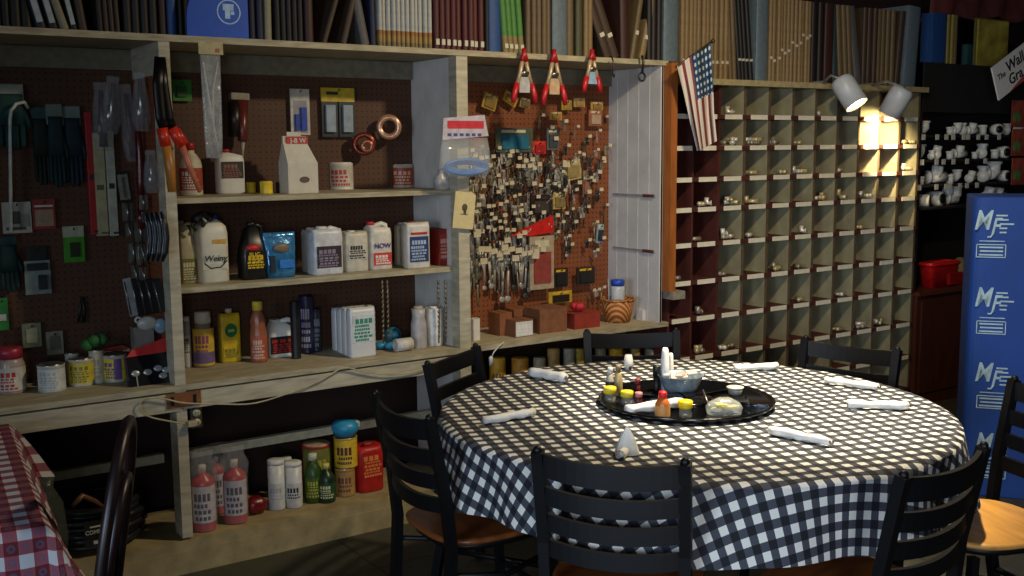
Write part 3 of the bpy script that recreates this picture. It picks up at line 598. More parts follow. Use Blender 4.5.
# ------------------------------------------------------------------ floor shelf goods
ZF = .131
def squeeze(bb, lab, dmin=4.03):
    t, r, h = round_bottle('squeeze_bottle', lab, 'bottle', bb, ZF, mat('a81c1c', .35), mat('c8b8a8', .5), mat('b8b0b4', .5), DTXT, prof=[(.95, 0), (1, .03), (1, .8), (.9, .88), (.4, .95), (.3, 1)], capd=.33, caph=.1, lz=(.16, .78), rows=2, seed=50, dmin=dmin)
    m = MB(); m.loft([(.004, r*1.1, r*1.1), (h*.75, r*1.15, r*1.12), (h*.95, r*1.3, r*1.2), (h*1.1, r*.9, r*.6), (h*1.22, r*1.1, r*.3)], 2, 16, caps=False); obj('plastic_wrap', m, WRAP, t)
squeeze((193, 464, 217, 534), 'red squeeze bottle in clear wrap, nearest the first post')
squeeze((225, 459, 248, 525), 'red squeeze bottle in clear wrap, right of its twin by the post')
squeeze((211, 455, 226, 515), 'red wrapped bottle standing behind the front pair')
m = MB(); m.loft([(0, .02, .02), (.02, .045, .035), (.05, .045, .035), (.07, .02, .02)], 3, 18)
P = PZ(259, 515, ZF); single('plastic_bag', m, mat('6c1418', .3, bump=1), 'dark red crumpled bag left of the white tubes', 'bag', (P.x, P.y+.03, ZF))
def wtube(bb, lab, Y=None):
    round_bottle('tube_bottle', lab, 'tube', bb, ZF, mat('c9ccc8', .4), mat('d4d6d2', .4), mat('c9ccc8', .4), DTXT if 'right' in lab else mat('a8acb0', .5), prof=[(.95, 0), (1, .02), (1, 1), (.98, 1)], capd=1.0, caph=.08, lz=(.2, .6), rows=1, Y=Y)
wtube((269, 459, 286, 511), 'white tube with white cap, left one of the front pair on the floor shelf')
wtube((286, 461, 303, 509), 'white tube with dark print, right one of the front pair on the floor shelf')
wtube((281, 457, 293, 500), 'white tube standing behind the front pair of tubes', Y=4.22)
t, r, h = can('canister', 'large red-topped canister with olive lower half behind the green bottles', 'canister', (303, 443, 333, 500), ZF, mat('9a3020', .5), mat('a89078', .5), mat('6c7030', .5), mat('a8a040', .5), rows=2, seed=51, Y=4.15)
round_bottle('bottle', 'dark green bottle with yellow cap on the floor shelf', 'bottle', (318, 463, 336, 504), ZF, mat('14301c', .35), mat('c8c060', .5), mat('1c4a28', .5), mat('c8c8a0', .5), capd=.4, rows=3, seed=52)
round_bottle('bottle', 'green bottle with pale cap left of the dark green one', 'bottle', (305, 453, 323, 502), ZF, mat('2c4a1c', .35), mat('c8c8a8', .5), mat('48601c', .5), mat('a8a840', .5), capd=.5, rows=3, seed=53, Y=4.1)
t, r, h = can('paint_can', 'tan can under the yellow can on the floor shelf', 'can', (335, 467, 356, 500), ZF, mat('a07c44', .5), METAL, mat('a8844c', .5), mat('6c3c28', .5), rows=1, seed=54, Y=4.1)
t2, r2, h2 = can('paint_can', 'yellow can stacked on the tan can', 'can', (334, 437, 358, 465), ZF, mat('c8a42c', .5), METAL, mat('d4b030', .5), mat('5c2c1c', .5), rows=1, seed=55, Y=4.1, z=ZF+h+.005)
h2b = PY(346, 437, 4.14).z-(ZF+h+.005)
for ch in t2.children: ch.scale.z = h2b/h2
m = MB(); m.lathe([(.001, 0), (.045, 0), (.06, .03), (.058, .05), (.04, .065), (.001, .07)]); m.box(.02, .055, -.03, .02, .035, .06, 1)
single('plastic_bowl', m, [mat('2c8cb4', .4), mat('c0c8c8', .4)], 'bright blue plastic bundle on top of the yellow can', 'bundle', (t2.location.x-.0, 4.15, ZF+h+.012+h2b))
t, w, h, c = jug('canister', 'large bright red canister with yellow print at the right end of the floor shelf', 'canister', (357, 441, 386, 495), ZF, mat('b01c18', .45), mat('903028', .4), mat('b01c18', .5), mat('d88040', .5), dep=.1, wf=.85, sh=.85, lz=(.3, .85), capx=0, hnd=False, rows=4, n=4, Y=4.1, seed=56)
# hose coil
P = PZ(135, 545, ZF); L = Vector((P.x-.11, 4.2, ZF))
t = thing('garden_hose', 'coiled black hose with a printed label on the floor shelf', 'hose', L)
m = MB()
pts = []
for i in range(7*40+1):
    a = 2*PI*i/40; lvl = int(i/40)
    rr = .165-.008*(i/40 % 2)+.006*math.sin(a*3+lvl)
    pts.append((rr*math.cos(a)*1.1, rr*math.sin(a), .014+.0225*i/40))
m.tube(pts, .0135, 8); obj('coil', m, mat('1c1e20', .35, bump=.5), t)
m = MB()
for k in range(9):
    a0, a1 = -PI*.62+k*.06, -PI*.62+(k+1)*.06
    r_ = .19
    m.add([(r_*math.cos(a)*1.1, r_*math.sin(a), z) for a, z in ((a0, .04), (a1, .04), (a1, .14), (a0, .14))], [(0, 1, 2, 3)], 0)
m.text('COMMERCIAL', .022, T(-.015, -.196, .10) @ Rz(-.0), 1, sx=.9); m.box(-.06, .03, -.197, -.196, .118, .124, 1); m.box(-.05, -.035, -.197, -.196, .055, .068, 1); m.box(.03, .05, -.197, -.193, .12, .14, 1)
obj('label', m, [mat('20221c', .4), WTXT], t)
m = MB(); m.tube([(.05, .02, .1), (0, -.02, .16), (-.05, -.05, .2), (-.09, -.06, .17)], .012, 8); obj('hose_end', m, mat('6c4a34', .4), t)

# ------------------------------------------------------------------ goods in the tool bay
def tb(bb, lab, m, l=None, mk=None, dep=.1, **k): return carton('box', lab, 'box', bb, ZB, m, l, mk, dep=dep, labw=k.pop('labw', .5), **k)
CB = mat('84502c', .7); CB2 = mat('7a4c30', .7)
tb((497, 311, 512, 331), 'brown carton at the left of the row under the tool pegboard', CB, None, Y=4.15)
tb((511, 318, 533, 331), 'open carton with white label end under the tool pegboard', CB2, WHITEB, WHITEP, Y=4.07, labw=.95, lz=(.05, .9), rows=1)
tb((533, 306, 567, 330), 'largest brown carton in the row, with two white stickers', CB2, None, Y=4.08, dep=.13)
m = MB(); P = PY(556, 325, 4.079); m.box(-.014, .014, 0, .001, -.012, .012); single('sticker', m, WHITEB, 'white sticker on the largest brown carton', 'sticker', (P.x, 4.077, P.z)) if False else None
tb((510, 307, 530, 317), 'small brown carton set behind the white-ended carton', CB, None, Y=4.22, dep=.08)
tb((568, 311, 600, 327), 'long reddish-brown open box beside the wicker basket', mat('8c3024', .6), None, Y=4.08, dep=.1)
m = MB(); [m.sphere((random.uniform(-.02, .02), random.uniform(-.02, .02), .02), .02) for i in range(4)]
P = PY(577, 310, 4.13); single('cloth_bundle', m, mat('b81c28', .6, bump=1), 'bright red bundle on the reddish-brown box', 'bundle', (P.x, 4.13, ZB+.085))
tb((640, 309, 652, 323), 'small white box right of the wicker basket', WHITEB, None, Y=4.1, dep=.05)
tb((472, 318, 480, 333), 'small white box beside the second post', WHITEP, None, Y=4.12, dep=.04)
# basket
L, d, h = spot(600, 298, 635, 325, ZB); 
wk, nt, b = nodes('wicker', .6)
tc = nt.nodes.new('ShaderNodeTexCoord'); wv = nt.nodes.new('ShaderNodeTexWave'); wv.bands_direction = 'DIAGONAL'; wv.inputs['Scale'].default_value = 28; nt.links.new(tc.outputs['Object'], wv.inputs['Vector'])
ck = nt.nodes.new('ShaderNodeTexChecker'); ck.inputs['Scale'].default_value = 70; nt.links.new(tc.outputs['Object'], ck.inputs['Vector'])
nt.links.new(mixc(nt, wv.outputs[0], lin('7c4418'), lin('d08c4c')), b.inputs['Base Color'])
bp = nt.nodes.new('ShaderNodeBump'); bp.inputs['Distance'].default_value = .004; nt.links.new(wv.outputs[0], bp.inputs['Height']); nt.links.new(bp.outputs[0], b.inputs['Normal'])
t = thing('wicker_basket', 'round orange wicker basket holding a blue-capped bottle', 'basket', L)
r = d/2; m = MB(); m.lathe([(.001, 0), (r*.72, 0), (r*.85, h*.4), (r*.97, h*.95), (r*.92, h*.95), (r*.8, h*.4), (r*.66, .008), (.001, .008)], 28); obj('body', m, wk, t)
m = MB(); m.tube([(r*.97*math.cos(a), r*.97*math.sin(a), h*.96+.003*math.sin(a*14)) for a in [2*PI*k/56 for k in range(57)]], .006, 6, caps=False); obj('rim', m, wk, t)
t = thing('bottle', 'white bottle with bright blue cap standing in the wicker basket', 'bottle', (L.x, L.y, ZB+.008))
rb = r*.42; hb = PY(618, 281, L.y).z-ZB
m = MB(); m.lathe([(.001, 0), (rb, 0), (rb, hb*.78), (rb*.9, hb*.84), (.001, hb*.85)]); obj('body', m, mat('b8bcbc', .4), t)
m = MB(); m.lathe([(.001, hb*.85), (rb*.9, hb*.85), (rb*1.0, hb*.97), (rb*.8, hb), (.001, hb)]); obj('cap', m, mat('1c48b0', .4), t)
m = MB(); m.tube([(0, -.0, 0), (.0, .0, h*1.8)], .003, 5); single('stick', m, mat('8ca0b0', .4), 'thin grey rod standing in the wicker basket', 'rod', (L.x-.05, L.y, ZB+.01), (0, -.06, 0))

# jars on the low shelf under the tool bench
k = 0
for x0, x1, c1, nm in ((511, 529, 'c88a2c', 'orange'), (533, 546, 'a89a7c', 'pale'), (547, 560, 'b08a4c', 'tan'), (563, 575, 'a8a08c', 'grey'), (573, 585, 'b89a30', 'mustard'), (595, 606, '8c8468', 'olive-grey'), (608, 623, 'd8a820', 'bright yellow'), (630, 640, 'a88c50', 'brass-toned'), (644, 660, 'a8a494', 'whitish'), (489, 506, 'd8a028', 'golden')):
    can('jar', '%s jar on the low shelf, just above the far table edge' % nm, 'jar', (x0, 349 if x0 > 540 else 358, x1, 385), .381, mat(c1, .5), mat(c1, .4), mat(c1, .5), mat('6c5430', .6), rows=1, seed=k, Y=4.1, group=None); k += 1

# ------------------------------------------------------------------ pegboard goods
YP = 4.385
def flat(name, bb, mats, label, cat, parts, Y=YP, th=.008, rot=0, group=None):
    """thing hung on the board: parts = [(part name, [(u0,v0,u1,v1,mat index, y front)])], u,v are fractions of the box"""
    x0, y0, x1, y1 = bb
    A = PY(x0, (y0+y1)/2, Y); Bq = PY(x1, (y0+y1)/2, Y); tp = PY((x0+x1)/2, y0, Y).z; bt = PY((x0+x1)/2, y1, Y).z
    w = Bq.x-A.x; h = tp-bt
    t = thing(name, label, cat, ((A.x+Bq.x)/2, Y, tp), (0, rot, 0), group)
    for pn, qs in parts:
        m = MB()
        for q in qs: m.box((q[0]-.5)*w, (q[2]-.5)*w, -th-(q[5] if len(q) > 5 else 0), 0 if pn in ('card', 'body') else -th+.001, -q[3]*h, -q[1]*h, q[4])
        obj(pn, m, mats, t)
    hk = MB(); hk.tube([(0, .015, -.012), (0, -.02, -.012), (0, -.024, -.004)], .0025, 6); obj('hook', hk, DMETAL, t)
    return t, w, h
g1 = mat('0c2c2c', .8, var=.4); g2 = mat('0c2018', .8, var=.4)
def glove(bb, cuff, col, label, Y=YP):
    x0, y0, x1, y1 = bb
    tp = PY((x0+x1)/2, y0, Y).z; bt = PY((x0+x1)/2, y1, Y).z; w = PY(x1, y1, Y).x-PY(x0, y1, Y).x; h = tp-bt
    t = thing('work_glove', label, 'glove', (PY((x0+x1)/2, y0, Y).x, Y, tp), (0, 0, 0))
    m = MB(); m.box(-w*.45, w*.45, -.012, .0, -h*.25, 0, bev=.003); obj('card', m, cuff, t)
    m = MB(); a = w/2
    m.loft([(-h*.62, a*.9, .018), (-h*.4, a*.9, .02), (-h*.22, a*.75, .016), (-h*.15, a*.8, .012)], 3, 20, 0, T(0, -.012, 0))
    for k in range(4):
        xx = -a*.68+k*a*.45; m.tube([(xx, -.012, -h*.6), (xx*1.05, -.014, -h*(.92+.06*(k in (1, 2)))), (xx*1.05, -.014, -h*(.95+.05*(k in (1, 2))))], [a*.24, a*.2, a*.12], 8)
    m.tube([(a*.75, -.014, -h*.4), (a*1.1, -.018, -h*.58), (a*1.12, -.018, -h*.66)], [a*.25, a*.2, a*.13], 8)
    obj('palm', m, col, t)
glove((-8, 84, 24, 150), mat('98a08c', .7), mat('14403c', .8), 'pale-cuffed teal garden glove at the left edge of the pegboard')
glove((29, 107, 47, 185), mat('2c4a48', .7), g2, 'dark green glove, left one of the three hung together')
glove((44, 104, 62, 187), mat('6c7c70', .7), mat('0c2a2c', .8), 'dark teal glove with a pale card, middle one of the three', Y=4.37)
glove((60, 106, 80, 186), mat('70807a', .7), mat('0a2430', .8), 'dark blue-green glove, right one of the three hung together')
glove((-4, 236, 17, 292), mat('1c3c38', .7), mat('12302c', .8), 'dark green glove hanging low by the white rod')
# shepherd hook rod
P0 = PY(11, 232, 4.33); P1 = PY(10, 120, 4.33); P2 = PY(16, 104, 4.33); P3 = PY(24, 102, 4.35)
m = MB(); m.tube([P0, P1, PY(11, 111, 4.33), P2, P3, PY(28, 108, 4.36)], .0065, 8)
single('crook_rod', m, mat('c8ccc4', .4), 'white crook-topped metal rod hanging on the left pegboard', 'rod')
W0 = mat('b8b4a4', .6); 
flat('carded_hardware', (2, 202, 31, 233), [W0, mat('50544c', .5), mat('8c9088', .5)], 'grey and white card behind the white rod', 'package', [('card', [(0, 0, 1, 1, 0)]), ('tool', [(.3, .3, .6, .7, 1, .006), (.6, .4, .9, .8, 2, .006), (.1, .8, .8, .9, 1, .001)])])
flat('carded_hardware', (32, 199, 55, 229), [mat('8c2c24', .6), mat('a08868', .6), WTXT], 'red-topped cream card right of the grey and white one', 'package', [('card', [(0, 0, 1, 1, 0)]), ('tool', [(.1, .35, .9, .9, 1, .003), (.1, .2, .9, .26, 2, .001)])])
flat('carded_hardware', (63, 226, 84, 262), [mat('a8a890', .6), mat('3c8c1c', .5), mat('14280c', .5)], 'bright green package with white header', 'package', [('card', [(0, 0, 1, .3, 0), (0, .3, 1, 1, 1)]), ('tool', [(.3, .45, .75, .85, 2, .01)])])
flat('carded_hardware', (24, 246, 50, 294), [mat('1c2424', .4), mat('7c8c84', .6), mat('1c2420', .5)], 'blister pack with a round plug on its pale card', 'package', [('card', [(0, .3, 1, 1, 1), (.1, 0, .9, .3, 0)]), ('tool', [(.5, .6, .8, .9, 2, .02), (.1, .35, .9, .5, 0, .01)])])
flat('carded_hardware', (-4, 298, 8, 330), [mat('2c8c3c', .6), WTXT], 'small green pack at the left edge above the red-lidded jar', 'package', [('card', [(0, 0, 1, 1, 0)]), ('tool', [(.2, .5, .8, .7, 1, .004)])])
flat('carded_hardware', (22, 323, 41, 347), [mat('788060', .6), mat('9c9c7c', .6)], 'grey-green card above the plain white can', 'package', [('card', [(0, 0, 1, 1, 0)]), ('tool', [(.2, .2, .8, .8, 1, .004)])])
flat('carded_hardware', (46, 331, 63, 354), [mat('80806c', .6), mat('585c50', .6)], 'grey card right of the grey-green card', 'package', [('card', [(0, 0, 1, 1, 0)]), ('tool', [(.2, .2, .8, .8, 1, .004)])])
m = MB(); m.tube([(0, 0, 0), (.006, 0, -.05), (.0, 0, -.1)], .006, 6); m.tube([(0, 0, 0), (-.01, 0, -.05), (-.02, 0, -.1)], .005, 6); P = PY(82, 297, 4.38); single('snips', m, mat('14100e', .5), 'small dark snips hanging alone low on the left pegboard', 'snips', P)
# levels and yardsticks
def stick(name, bb, m_, label, cat, Y=YP, th=.02, m2=None):
    x0, y0, x1, y1 = bb; tp = PY((x0+x1)/2, y0, Y).z; bt = PY((x0+x1)/2, y1, Y).z; w = PY(x1, y1, Y).x-PY(x0, y1, Y).x
    t = thing(name, label, cat, (PY((x0+x1)/2, y0, Y).x, Y, tp))
    obj('body', B(-w/2, w/2, -th, 0, bt-tp, 0, bev=.002), m_, t)
    mm = MB(); mm.box(-w*.3, w*.3, -th-.001, -th, (bt-tp)*.55, (bt-tp)*.5); mm.box(-w*.1, w*.5, -th-.001, -th, (bt-tp)*.98, (bt-tp)*.96); obj('print', mm, m2 or DTXT, t)
    return t
stick('level', (83, 112, 90, 235), mat('a01c1c', .5), 'long red straightedge on the left pegboard', 'level')
stick('yardstick', (90, 133, 102, 236), mat('a8a078', .6), 'wide cream yardstick pack beside the red straightedge', 'yardstick', m2=mat('5c5840', .5))
stick('yardstick', (103, 130, 112, 236), mat('a8a894', .6), 'narrow pale yardstick right of the cream one', 'yardstick')
def SP(x, y, Y=4.3):
    P = PX(x, y, 1.14)
    return P if P.y < Y else PY(x, y, Y)
# plastic-bagged trowels cluster
def bagged(x, y, w, h, label, toolm, Y=4.34, rz=0, s=0):
    P = SP(x, y, Y); rnd = random.Random(s)
    t = thing('bagged_tool', label, 'tool', P, (0, rz, 0)); w *= .72
    m = MB(); m.loft([(-h, w*.4, .018), (-h*.8, w*.5, .03), (-h*.45, w*.45, .026), (-h*.15, w*.3, .012), (-.01, w*.35, .004), (0, w*.3, .003)], 3, 20); obj('plastic_bag', m, WRAP, t)
    m = MB(); m.tube([(0, 0, -h*.95), (0, 0, -h*.5), (0, 0, -h*.12)], [w*.2, w*.16, w*.1], 8); m.loft([(-h*.9, w*.05, .004), (-h*.7, w*.3, .01), (-h*.5, w*.2, .008)], 2, 12); obj('tool', m, toolm, t)
bagged(100, 82, .11, .26, 'clear-bagged trowel at the left of the glinting bag cluster', DMETAL, s=1)
bagged(113, 76, .10, .22, 'clear-bagged scoop in the middle of the glinting bag cluster', METAL, rz=.1, s=2, Y=4.31)
bagged(124, 84, .10, .30, 'clear-bagged dark-handled tool in the bag cluster', mat('3c1c18', .5), rz=-.08, s=3)
bagged(139, 72, .09, .22, 'clear-bagged shiny tool beside the shear blades', METAL, s=4, Y=4.3)
bagged(150, 150, .08, .16, 'clear-bagged tool half hidden by the orange shear handle', METAL, s=5, Y=4.25)
m = MB(); m.tube([(0, 0, 0), (.006, 0, -.2), (.004, 0, -.32), (0, 0, -.42)], [.008, .014, .019, .008], 10); m.loft([(-.5, .012, .005), (-.42, .014, .006)], 2, 10)
P = SP(135, 98); single('pry_tool', m, mat('4c1416', .3), 'long dark red-handled tool hanging beside the bagged tools', 'tool', P)
flat('carded_hardware', (115, 171, 128, 203), [mat('787868', .5), BLACK, METAL], 'black and white carded blade left of the red-handled tool', 'package', [('card', [(0, 0, 1, 1, 1), (.1, .1, .9, .9, 0, .002)]), ('tool', [(.4, .2, .6, .85, 2, .006)])], rot=-.1)
def hinge(x, y, s, lab):
    P = SP(x, y); m = MB(); m.box(-.02*s, .02*s, -.004, 0, -.07*s, 0); m.tube([(0, -.005, 0), (0, -.005, -.075*s)], .006*s, 8); m.box(-.012*s, .014*s, -.006, 0, -.13*s, -.08*s); m.tube([(.0, -.006, -.08*s), (.012, -.006, -.16*s)], .004*s, 6)
    single('hinge', m, mat('8c8c84', .3, .9), lab, 'hardware', P)
hinge(127, 203, 1, 'shiny steel strap hinge under the carded blade'); hinge(140, 222, 1.1, 'dull steel clasp below the red-handled tool'); hinge(133, 243, 1.1, 'brass-tinted long hinge above the slanted black packs'); hinge(143, 195, .8, 'small steel hinge behind the red-handled tool'); hinge(141, 247, 1, 'grey steel hinge right of the brass-tinted one')
for i in range(4):
    P = SP(146+i*5, 213-i*.5, 4.28); m = MB()
    pts = [(0, 0, 0), (.012, 0, -.05), (.014, 0, -.1), (.008, 0, -.15), (-.004, 0, -.185)]
    m.tube(pts, [.004, .012, .013, .012, .003], 8); m.tube([(p[0]-.011, p[1]-.004, p[2]) for p in pts], .0022, 5, 1)
    single('sickle_blade', m, [mat('0c1014', .4), mat('70787c', .3, .6)], 'black curved blade with silver edge hanging in a row of four beside the post', 'blade', P, group='black curved blades')
for i in range(5):
    P = SP(126+i*7.4, 278+i*.3); P2 = PY(134+i*7.4, 316-i*1, P.y)
    t = thing('carded_file', ('white-carded pack at the left of the slanted packs above the bench' if i == 0 else 'black narrow pack in the slanted row above the bench'), 'package', P, (0, -math.atan2(P2.x-P.x, P.z-P2.z), 0), None if i == 0 else 'slanted black packs')
    Lh = (P-P2).length
    m = MB(); m.box(-.016, .016, -.008, 0, -Lh, 0, bev=.002); obj('card', m, mat('8c9090', .5) if i == 0 else mat('121416', .4), t)
    m = MB(); m.tube([(-.012, -.01, -Lh*.95), (-.012, -.01, -Lh*.08)], .0025, 6); obj('file', m, METAL, t)
m = MB(); m.sphere((0, 0, -.02), .03, sc=(1.3, .5, .9)); m.sphere((.05, 0, -.035), .03, 1, sc=(.9, .5, 1)); P = PY(147, 318, 4.10); single('plastic_bag', m, [mat('a8a89c', .3), mat('6c8ca0', .3)], 'white and pale blue bag of parts above the black and red package', 'bag', P)
m = MB(); m.lathe([(.006, -.004), (.014, -.004), (.014, .004), (.006, .004), (.006, -.004)], M=Rx(PI/2), caps=False); P = SP(138, 320); single('washer', m, WHITEB, 'white ring washer hanging under the slanted packs', 'washer', P)
# long loppers on post 1
P = PY(163, 132, 3.95)
t = thing('loppers', 'long-bladed shears with red collars and wooden handles hanging on the first post', 'shears', (P.x, 3.95, P.z))
def rel(x, y, Y=3.95): q = PY(x, y, Y); return (q.x-P.x, Y-3.95, q.z-P.z)
m = MB(); m.tube([rel(160, 57), rel(158, 85), rel(161, 118), rel(165, 130)], [.004, .006, .006, .006], 8, ry=.02); obj('blade', m, mat('101014', .35, .6), t)
m = MB(); m.tube([rel(160, 57, 3.965), rel(163, 85, 3.965), rel(168, 118, 3.965), rel(172, 130, 3.965)], [.004, .006, .006, .006], 8, ry=.02); obj('blade', m, mat('101014', .35, .6), t)
for pts in ((rel(162, 128), rel(166, 146)), (rel(172, 128), rel(182, 146))):
    m = MB(); m.tube(pts, .02, 10); obj('collar', m, mat('c83018', .35), t)
m = MB(); m.tube([rel(166, 144), rel(170, 168), rel(172, 192)], [.017, .019, .015], 10); obj('handle', m, mat('b07430', .4, stretch=(1, 1, .2)), t)
m = MB(); m.tube([rel(181, 142), rel(190, 168), rel(200, 192)], [.012, .011, .008], 10); obj('handle', m, mat('b86c4c', .4), t)
m = MB(); m.tube([rel(176, 130), rel(185, 144)], .016, 10); obj('grip', m, mat('c02c1c', .35), t)
# clear sleeve with rod at shelf lip
P = PY(210, 55, 3.97)
t = thing('sleeve_package', 'long clear plastic sleeve with cream header hanging from the top board', 'package', (P.x, 3.97, P.z))
def rel2(x, y, Y=3.97): q = PY(x, y, Y); return (q.x-P.x, Y-3.97, q.z-P.z)
a = rel2(198, 41); c_ = rel2(223, 55); m = MB(); m.box(a[0], c_[0], -.003, .003, c_[2], a[2]); m.box(.02, .035, -.0045, -.003, c_[2]+.008, c_[2]+.022, 1); obj('header', m, [mat('b4a87c', .6), mat('9c5c3c', .6)], t)
a = rel2(202, 55); c_ = rel2(221, 158); m = MB(); hh = -c_[2]; m.loft([(-hh, .03, .004), (-hh*.8, .034, .01), (-hh*.4, .036, .009), (0, .038, .002)], 3, 20); obj('plastic_sleeve', m, CLEAR2, t)
m = MB(); m.tube([rel2(203, 62), rel2(210, 105), rel2(219, 155)], .004, 6); m.tube([rel2(218, 62), rel2(213, 90), rel2(214, 130)], .003, 6); obj('rod', m, WHITEB, t)
# pegboard middle bay
t, w, h = flat('carded_hardware', (290, 89, 309, 135), [mat('b8b4a8', .5), mat('1c40a0', .4), mat('8c8c90', .4)], 'white card with blue-handled tools on the middle pegboard', 'package', [('card', [(0, 0, 1, 1, 0)]), ('tool', [(.15, .25, .85, .95, 2, .001), (.2, .55, .4, .9, 1, .012), (.5, .4, .8, .9, 1, .012)])])
t, w, h = flat('carded_hardware', (321, 88, 354, 137), [mat('b89c28', .5), mat('242c30', .4), mat('8c98a0', .3)], 'yellow-headed double blister pack on the middle pegboard', 'package', [('card', [(0, 0, 1, .28, 0), (0, .28, .48, 1, 1), (.52, .28, 1, 1, 1)]), ('tool', [(.1, .35, .38, .9, 2, .014), (.62, .35, .9, .9, 2, .014), (.15, .08, .5, .14, 1, .001)])])
flat('carded_hardware', (172, 80, 191, 101), [mat('2c7c28', .5), mat('1c4c1c', .5)], 'small green pack right of the shears on the middle pegboard', 'package', [('card', [(0, 0, 1, 1, 0)]), ('tool', [(.2, .3, .7, .8, 1, .01)])])
m = MB(); P = PY(238, 93, 4.36)
t = thing('caulk_tube', 'dark red nozzle-down tube hanging by its pale header on the middle pegboard', 'tube', P, (0, .03, 0))
m = MB(); m.box(-.04, .04, -.03, 0, -.03, 0, bev=.003); obj('header', m, mat('8c8470', .5), t)
m = MB(); m.lathe([(.001, -.2), (.016, -.2), (.02, -.19), (.024, -.03), (.001, -.03)][::-1], M=T(.01, -.02, 0)); m.lathe([(.026, -.18), (.026, -.04)], M=T(-.02, -.01, 0), mi=1); obj('body', m, [mat('5c2420', .3), mat('141010', .4)], t)
m = MB(); m.lathe([(.002, -.27), (.01, -.2)], M=T(.01, -.02, 0)); obj('nozzle', m, mat('a89c8c', .4), t)
def ring(x, y, ro, ri, col, lab, Y=4.33, th=.03):
    P = PY(x, y, Y); m = MB(); m.lathe([(ri, -th/2), (ro, -th/2), (ro, th/2), (ri, th/2), (ri, -th/2)], 32, M=Rz(-.5) @ Rx(PI/2), caps=False); single('tape_roll', m, mat(col, .25, .5), lab, 'tape', P)
ring(389, 127, .056, .03, 'c89878', 'shiny copper-coloured roll hanging on the middle pegboard')
ring(364, 144, .052, .03, '7c3424', 'dark copper-red roll left of the shiny roll'); ring(367, 146, .03, .012, '9c5c44', 'small copper ring below the shiny roll', Y=4.30, th=.02)
# bag with blue contents on the plank divider
P = PY(466, 116, 3.93)
t = thing('bagged_tubing', 'clear bag of blue tubing with red and white header hanging on the second post', 'package', (P.x, 3.93, P.z))
def r3(x, y): q = PY(x, y, 3.93); return (q.x-P.x, q.z-P.z)
m = MB(); a = [r3(443, 118), r3(484, 115), r3(488, 136), r3(442, 140)]; m.prism([a[3], a[2], a[1], a[0]][::-1], -.004, .004)
obj('header', m, mat('b8b0b8', .5), t)
m = MB(); x0, z0 = r3(447, 129); x1, z1 = r3(483, 121); m.box(x0, x1, -.0055, -.004, z0+.002, z1); 
for k in range(6): m.box(x0+(x1-x0)*k/6, x0+(x1-x0)*(k+.6)/6, -.0055, -.004, z0-.03, z0-.018, 1)
obj('header_print', m, [mat('c02838', .5), mat('3c4c8c', .5)], t)
x0, z0 = r3(440, 178); x1, z1 = r3(490, 138); xm = (x0+x1)/2
m = MB(); m.loft([(z0, (x1-x0)*.42, .02, xm), (z0+.04, (x1-x0)*.5, .035, xm), (z1-.05, (x1-x0)*.48, .02, xm), (z1, (x1-x0)*.45, .004, xm)], 3, 24); obj('plastic_bag', m, CLEAR, t)
m = MB(); x0, z0 = r3(442, 176); x1, z1 = r3(488, 158)
for k in range(4):
    rx, rz = (x1-x0)*(.46-.05*k), (z1-z0)*(.42-.07*k); m.tube([(xm+rx*math.cos(a), -.012+.006*k, (z0+z1)/2+rz*math.sin(a)) for a in [2*PI*i/28 for i in range(29)]], .007, 8, caps=False)
obj('tubing', m, mat('2070b8', .35), t)
m = MB(); m.loft([(0, .035, .03), (.05, .035, .03), (.07, .015, .015), (.085, .015, .015)], 3, 18); P = PY(441, 179, 4.08)
single('bottle', m, mat('b8b4b0', .3), 'small clear-white bottle behind the bag of blue tubing', 'bottle', (P.x+.01, 4.09, ZU))
# paper tag on post 2
P = PY(466, 192, 3.975); t = thing('paper_tag', 'cream paper tag with a dark sketch pinned to the second post', 'tag', (P.x, 3.975, P.z), (0, .12, 0))
m = MB(); w, h = .105, .16; m.prism([(-w/2, -h), (w/2, -h), (w/2, -.01), (w/2-.02, 0), (-w/2, 0)][::-1], 0, .004); obj('sheet', m, mat('c8b888', .7, var=.1), t)
m = MB(); m.sphere((.0, -.001, -h*.42), .014, sc=(1, .15, 1.2)); m.box(-.02, .02, -.001, 0, -h*.62, -h*.6); m.box(-.004, .01, -.001, 0, -h*.6, -h*.5); obj('print', m, mat('4c4830', .7), t)

# spring clamps hung over the top board edge
def clamp(x, y0, y1, s, label, cardm):
    P = PY(x, y0, 3.955); h = P.z-PY(x, y1, 3.955).z
    t = thing('spring_clamp', label, 'clamp', P, (0, 0, 0))
    for sgn in (-1, 1):
        m = MB(); m.tube([(sgn*.008, 0, -h*.16), (sgn*.022*s, 0, -h*.42), (sgn*.04*s, 0, -h*.66)], [.010, .011, .009], 6, ry=.01); obj('jaw_arm', m, mat('b8a07c', .4, .3), t)
        m = MB(); m.tube([(sgn*.038*s, 0, -h*.62), (sgn*.055*s, 0, -h*.85), (sgn*.06*s, 0, -h)], [.013, .014, .010], 8); obj('grip', m, mat('b81820', .4), t)
        m = MB(); m.tube([(-sgn*.004, 0, .012), (sgn*.004, 0, -.02), (sgn*.012, 0, -h*.2)], [.008, .012, .012], 8); obj('jaw_tip', m, mat('a01418', .4), t)
    m = MB(); m.box(-.028, .028, -.004, .0, -h*.8, -h*.5); m.tube([(-.02, 0, -h*.42), (.02, 0, -h*.42)], .012, 8, 1); obj('tag', m, [cardm, METAL], t)
clamp(524, 51, 103, 1, 'red-tipped spring clamp at the left of the three on the top board edge', mat('a8a8a4', .5))
clamp(554, 52, 105, 1.05, 'red-tipped spring clamp in the middle of the three', mat('b89c78', .5))
clamp(592, 52, 92, .8, 'smaller red spring clamp at the right, with a pale blue tag', mat('8ca8c0', .5))
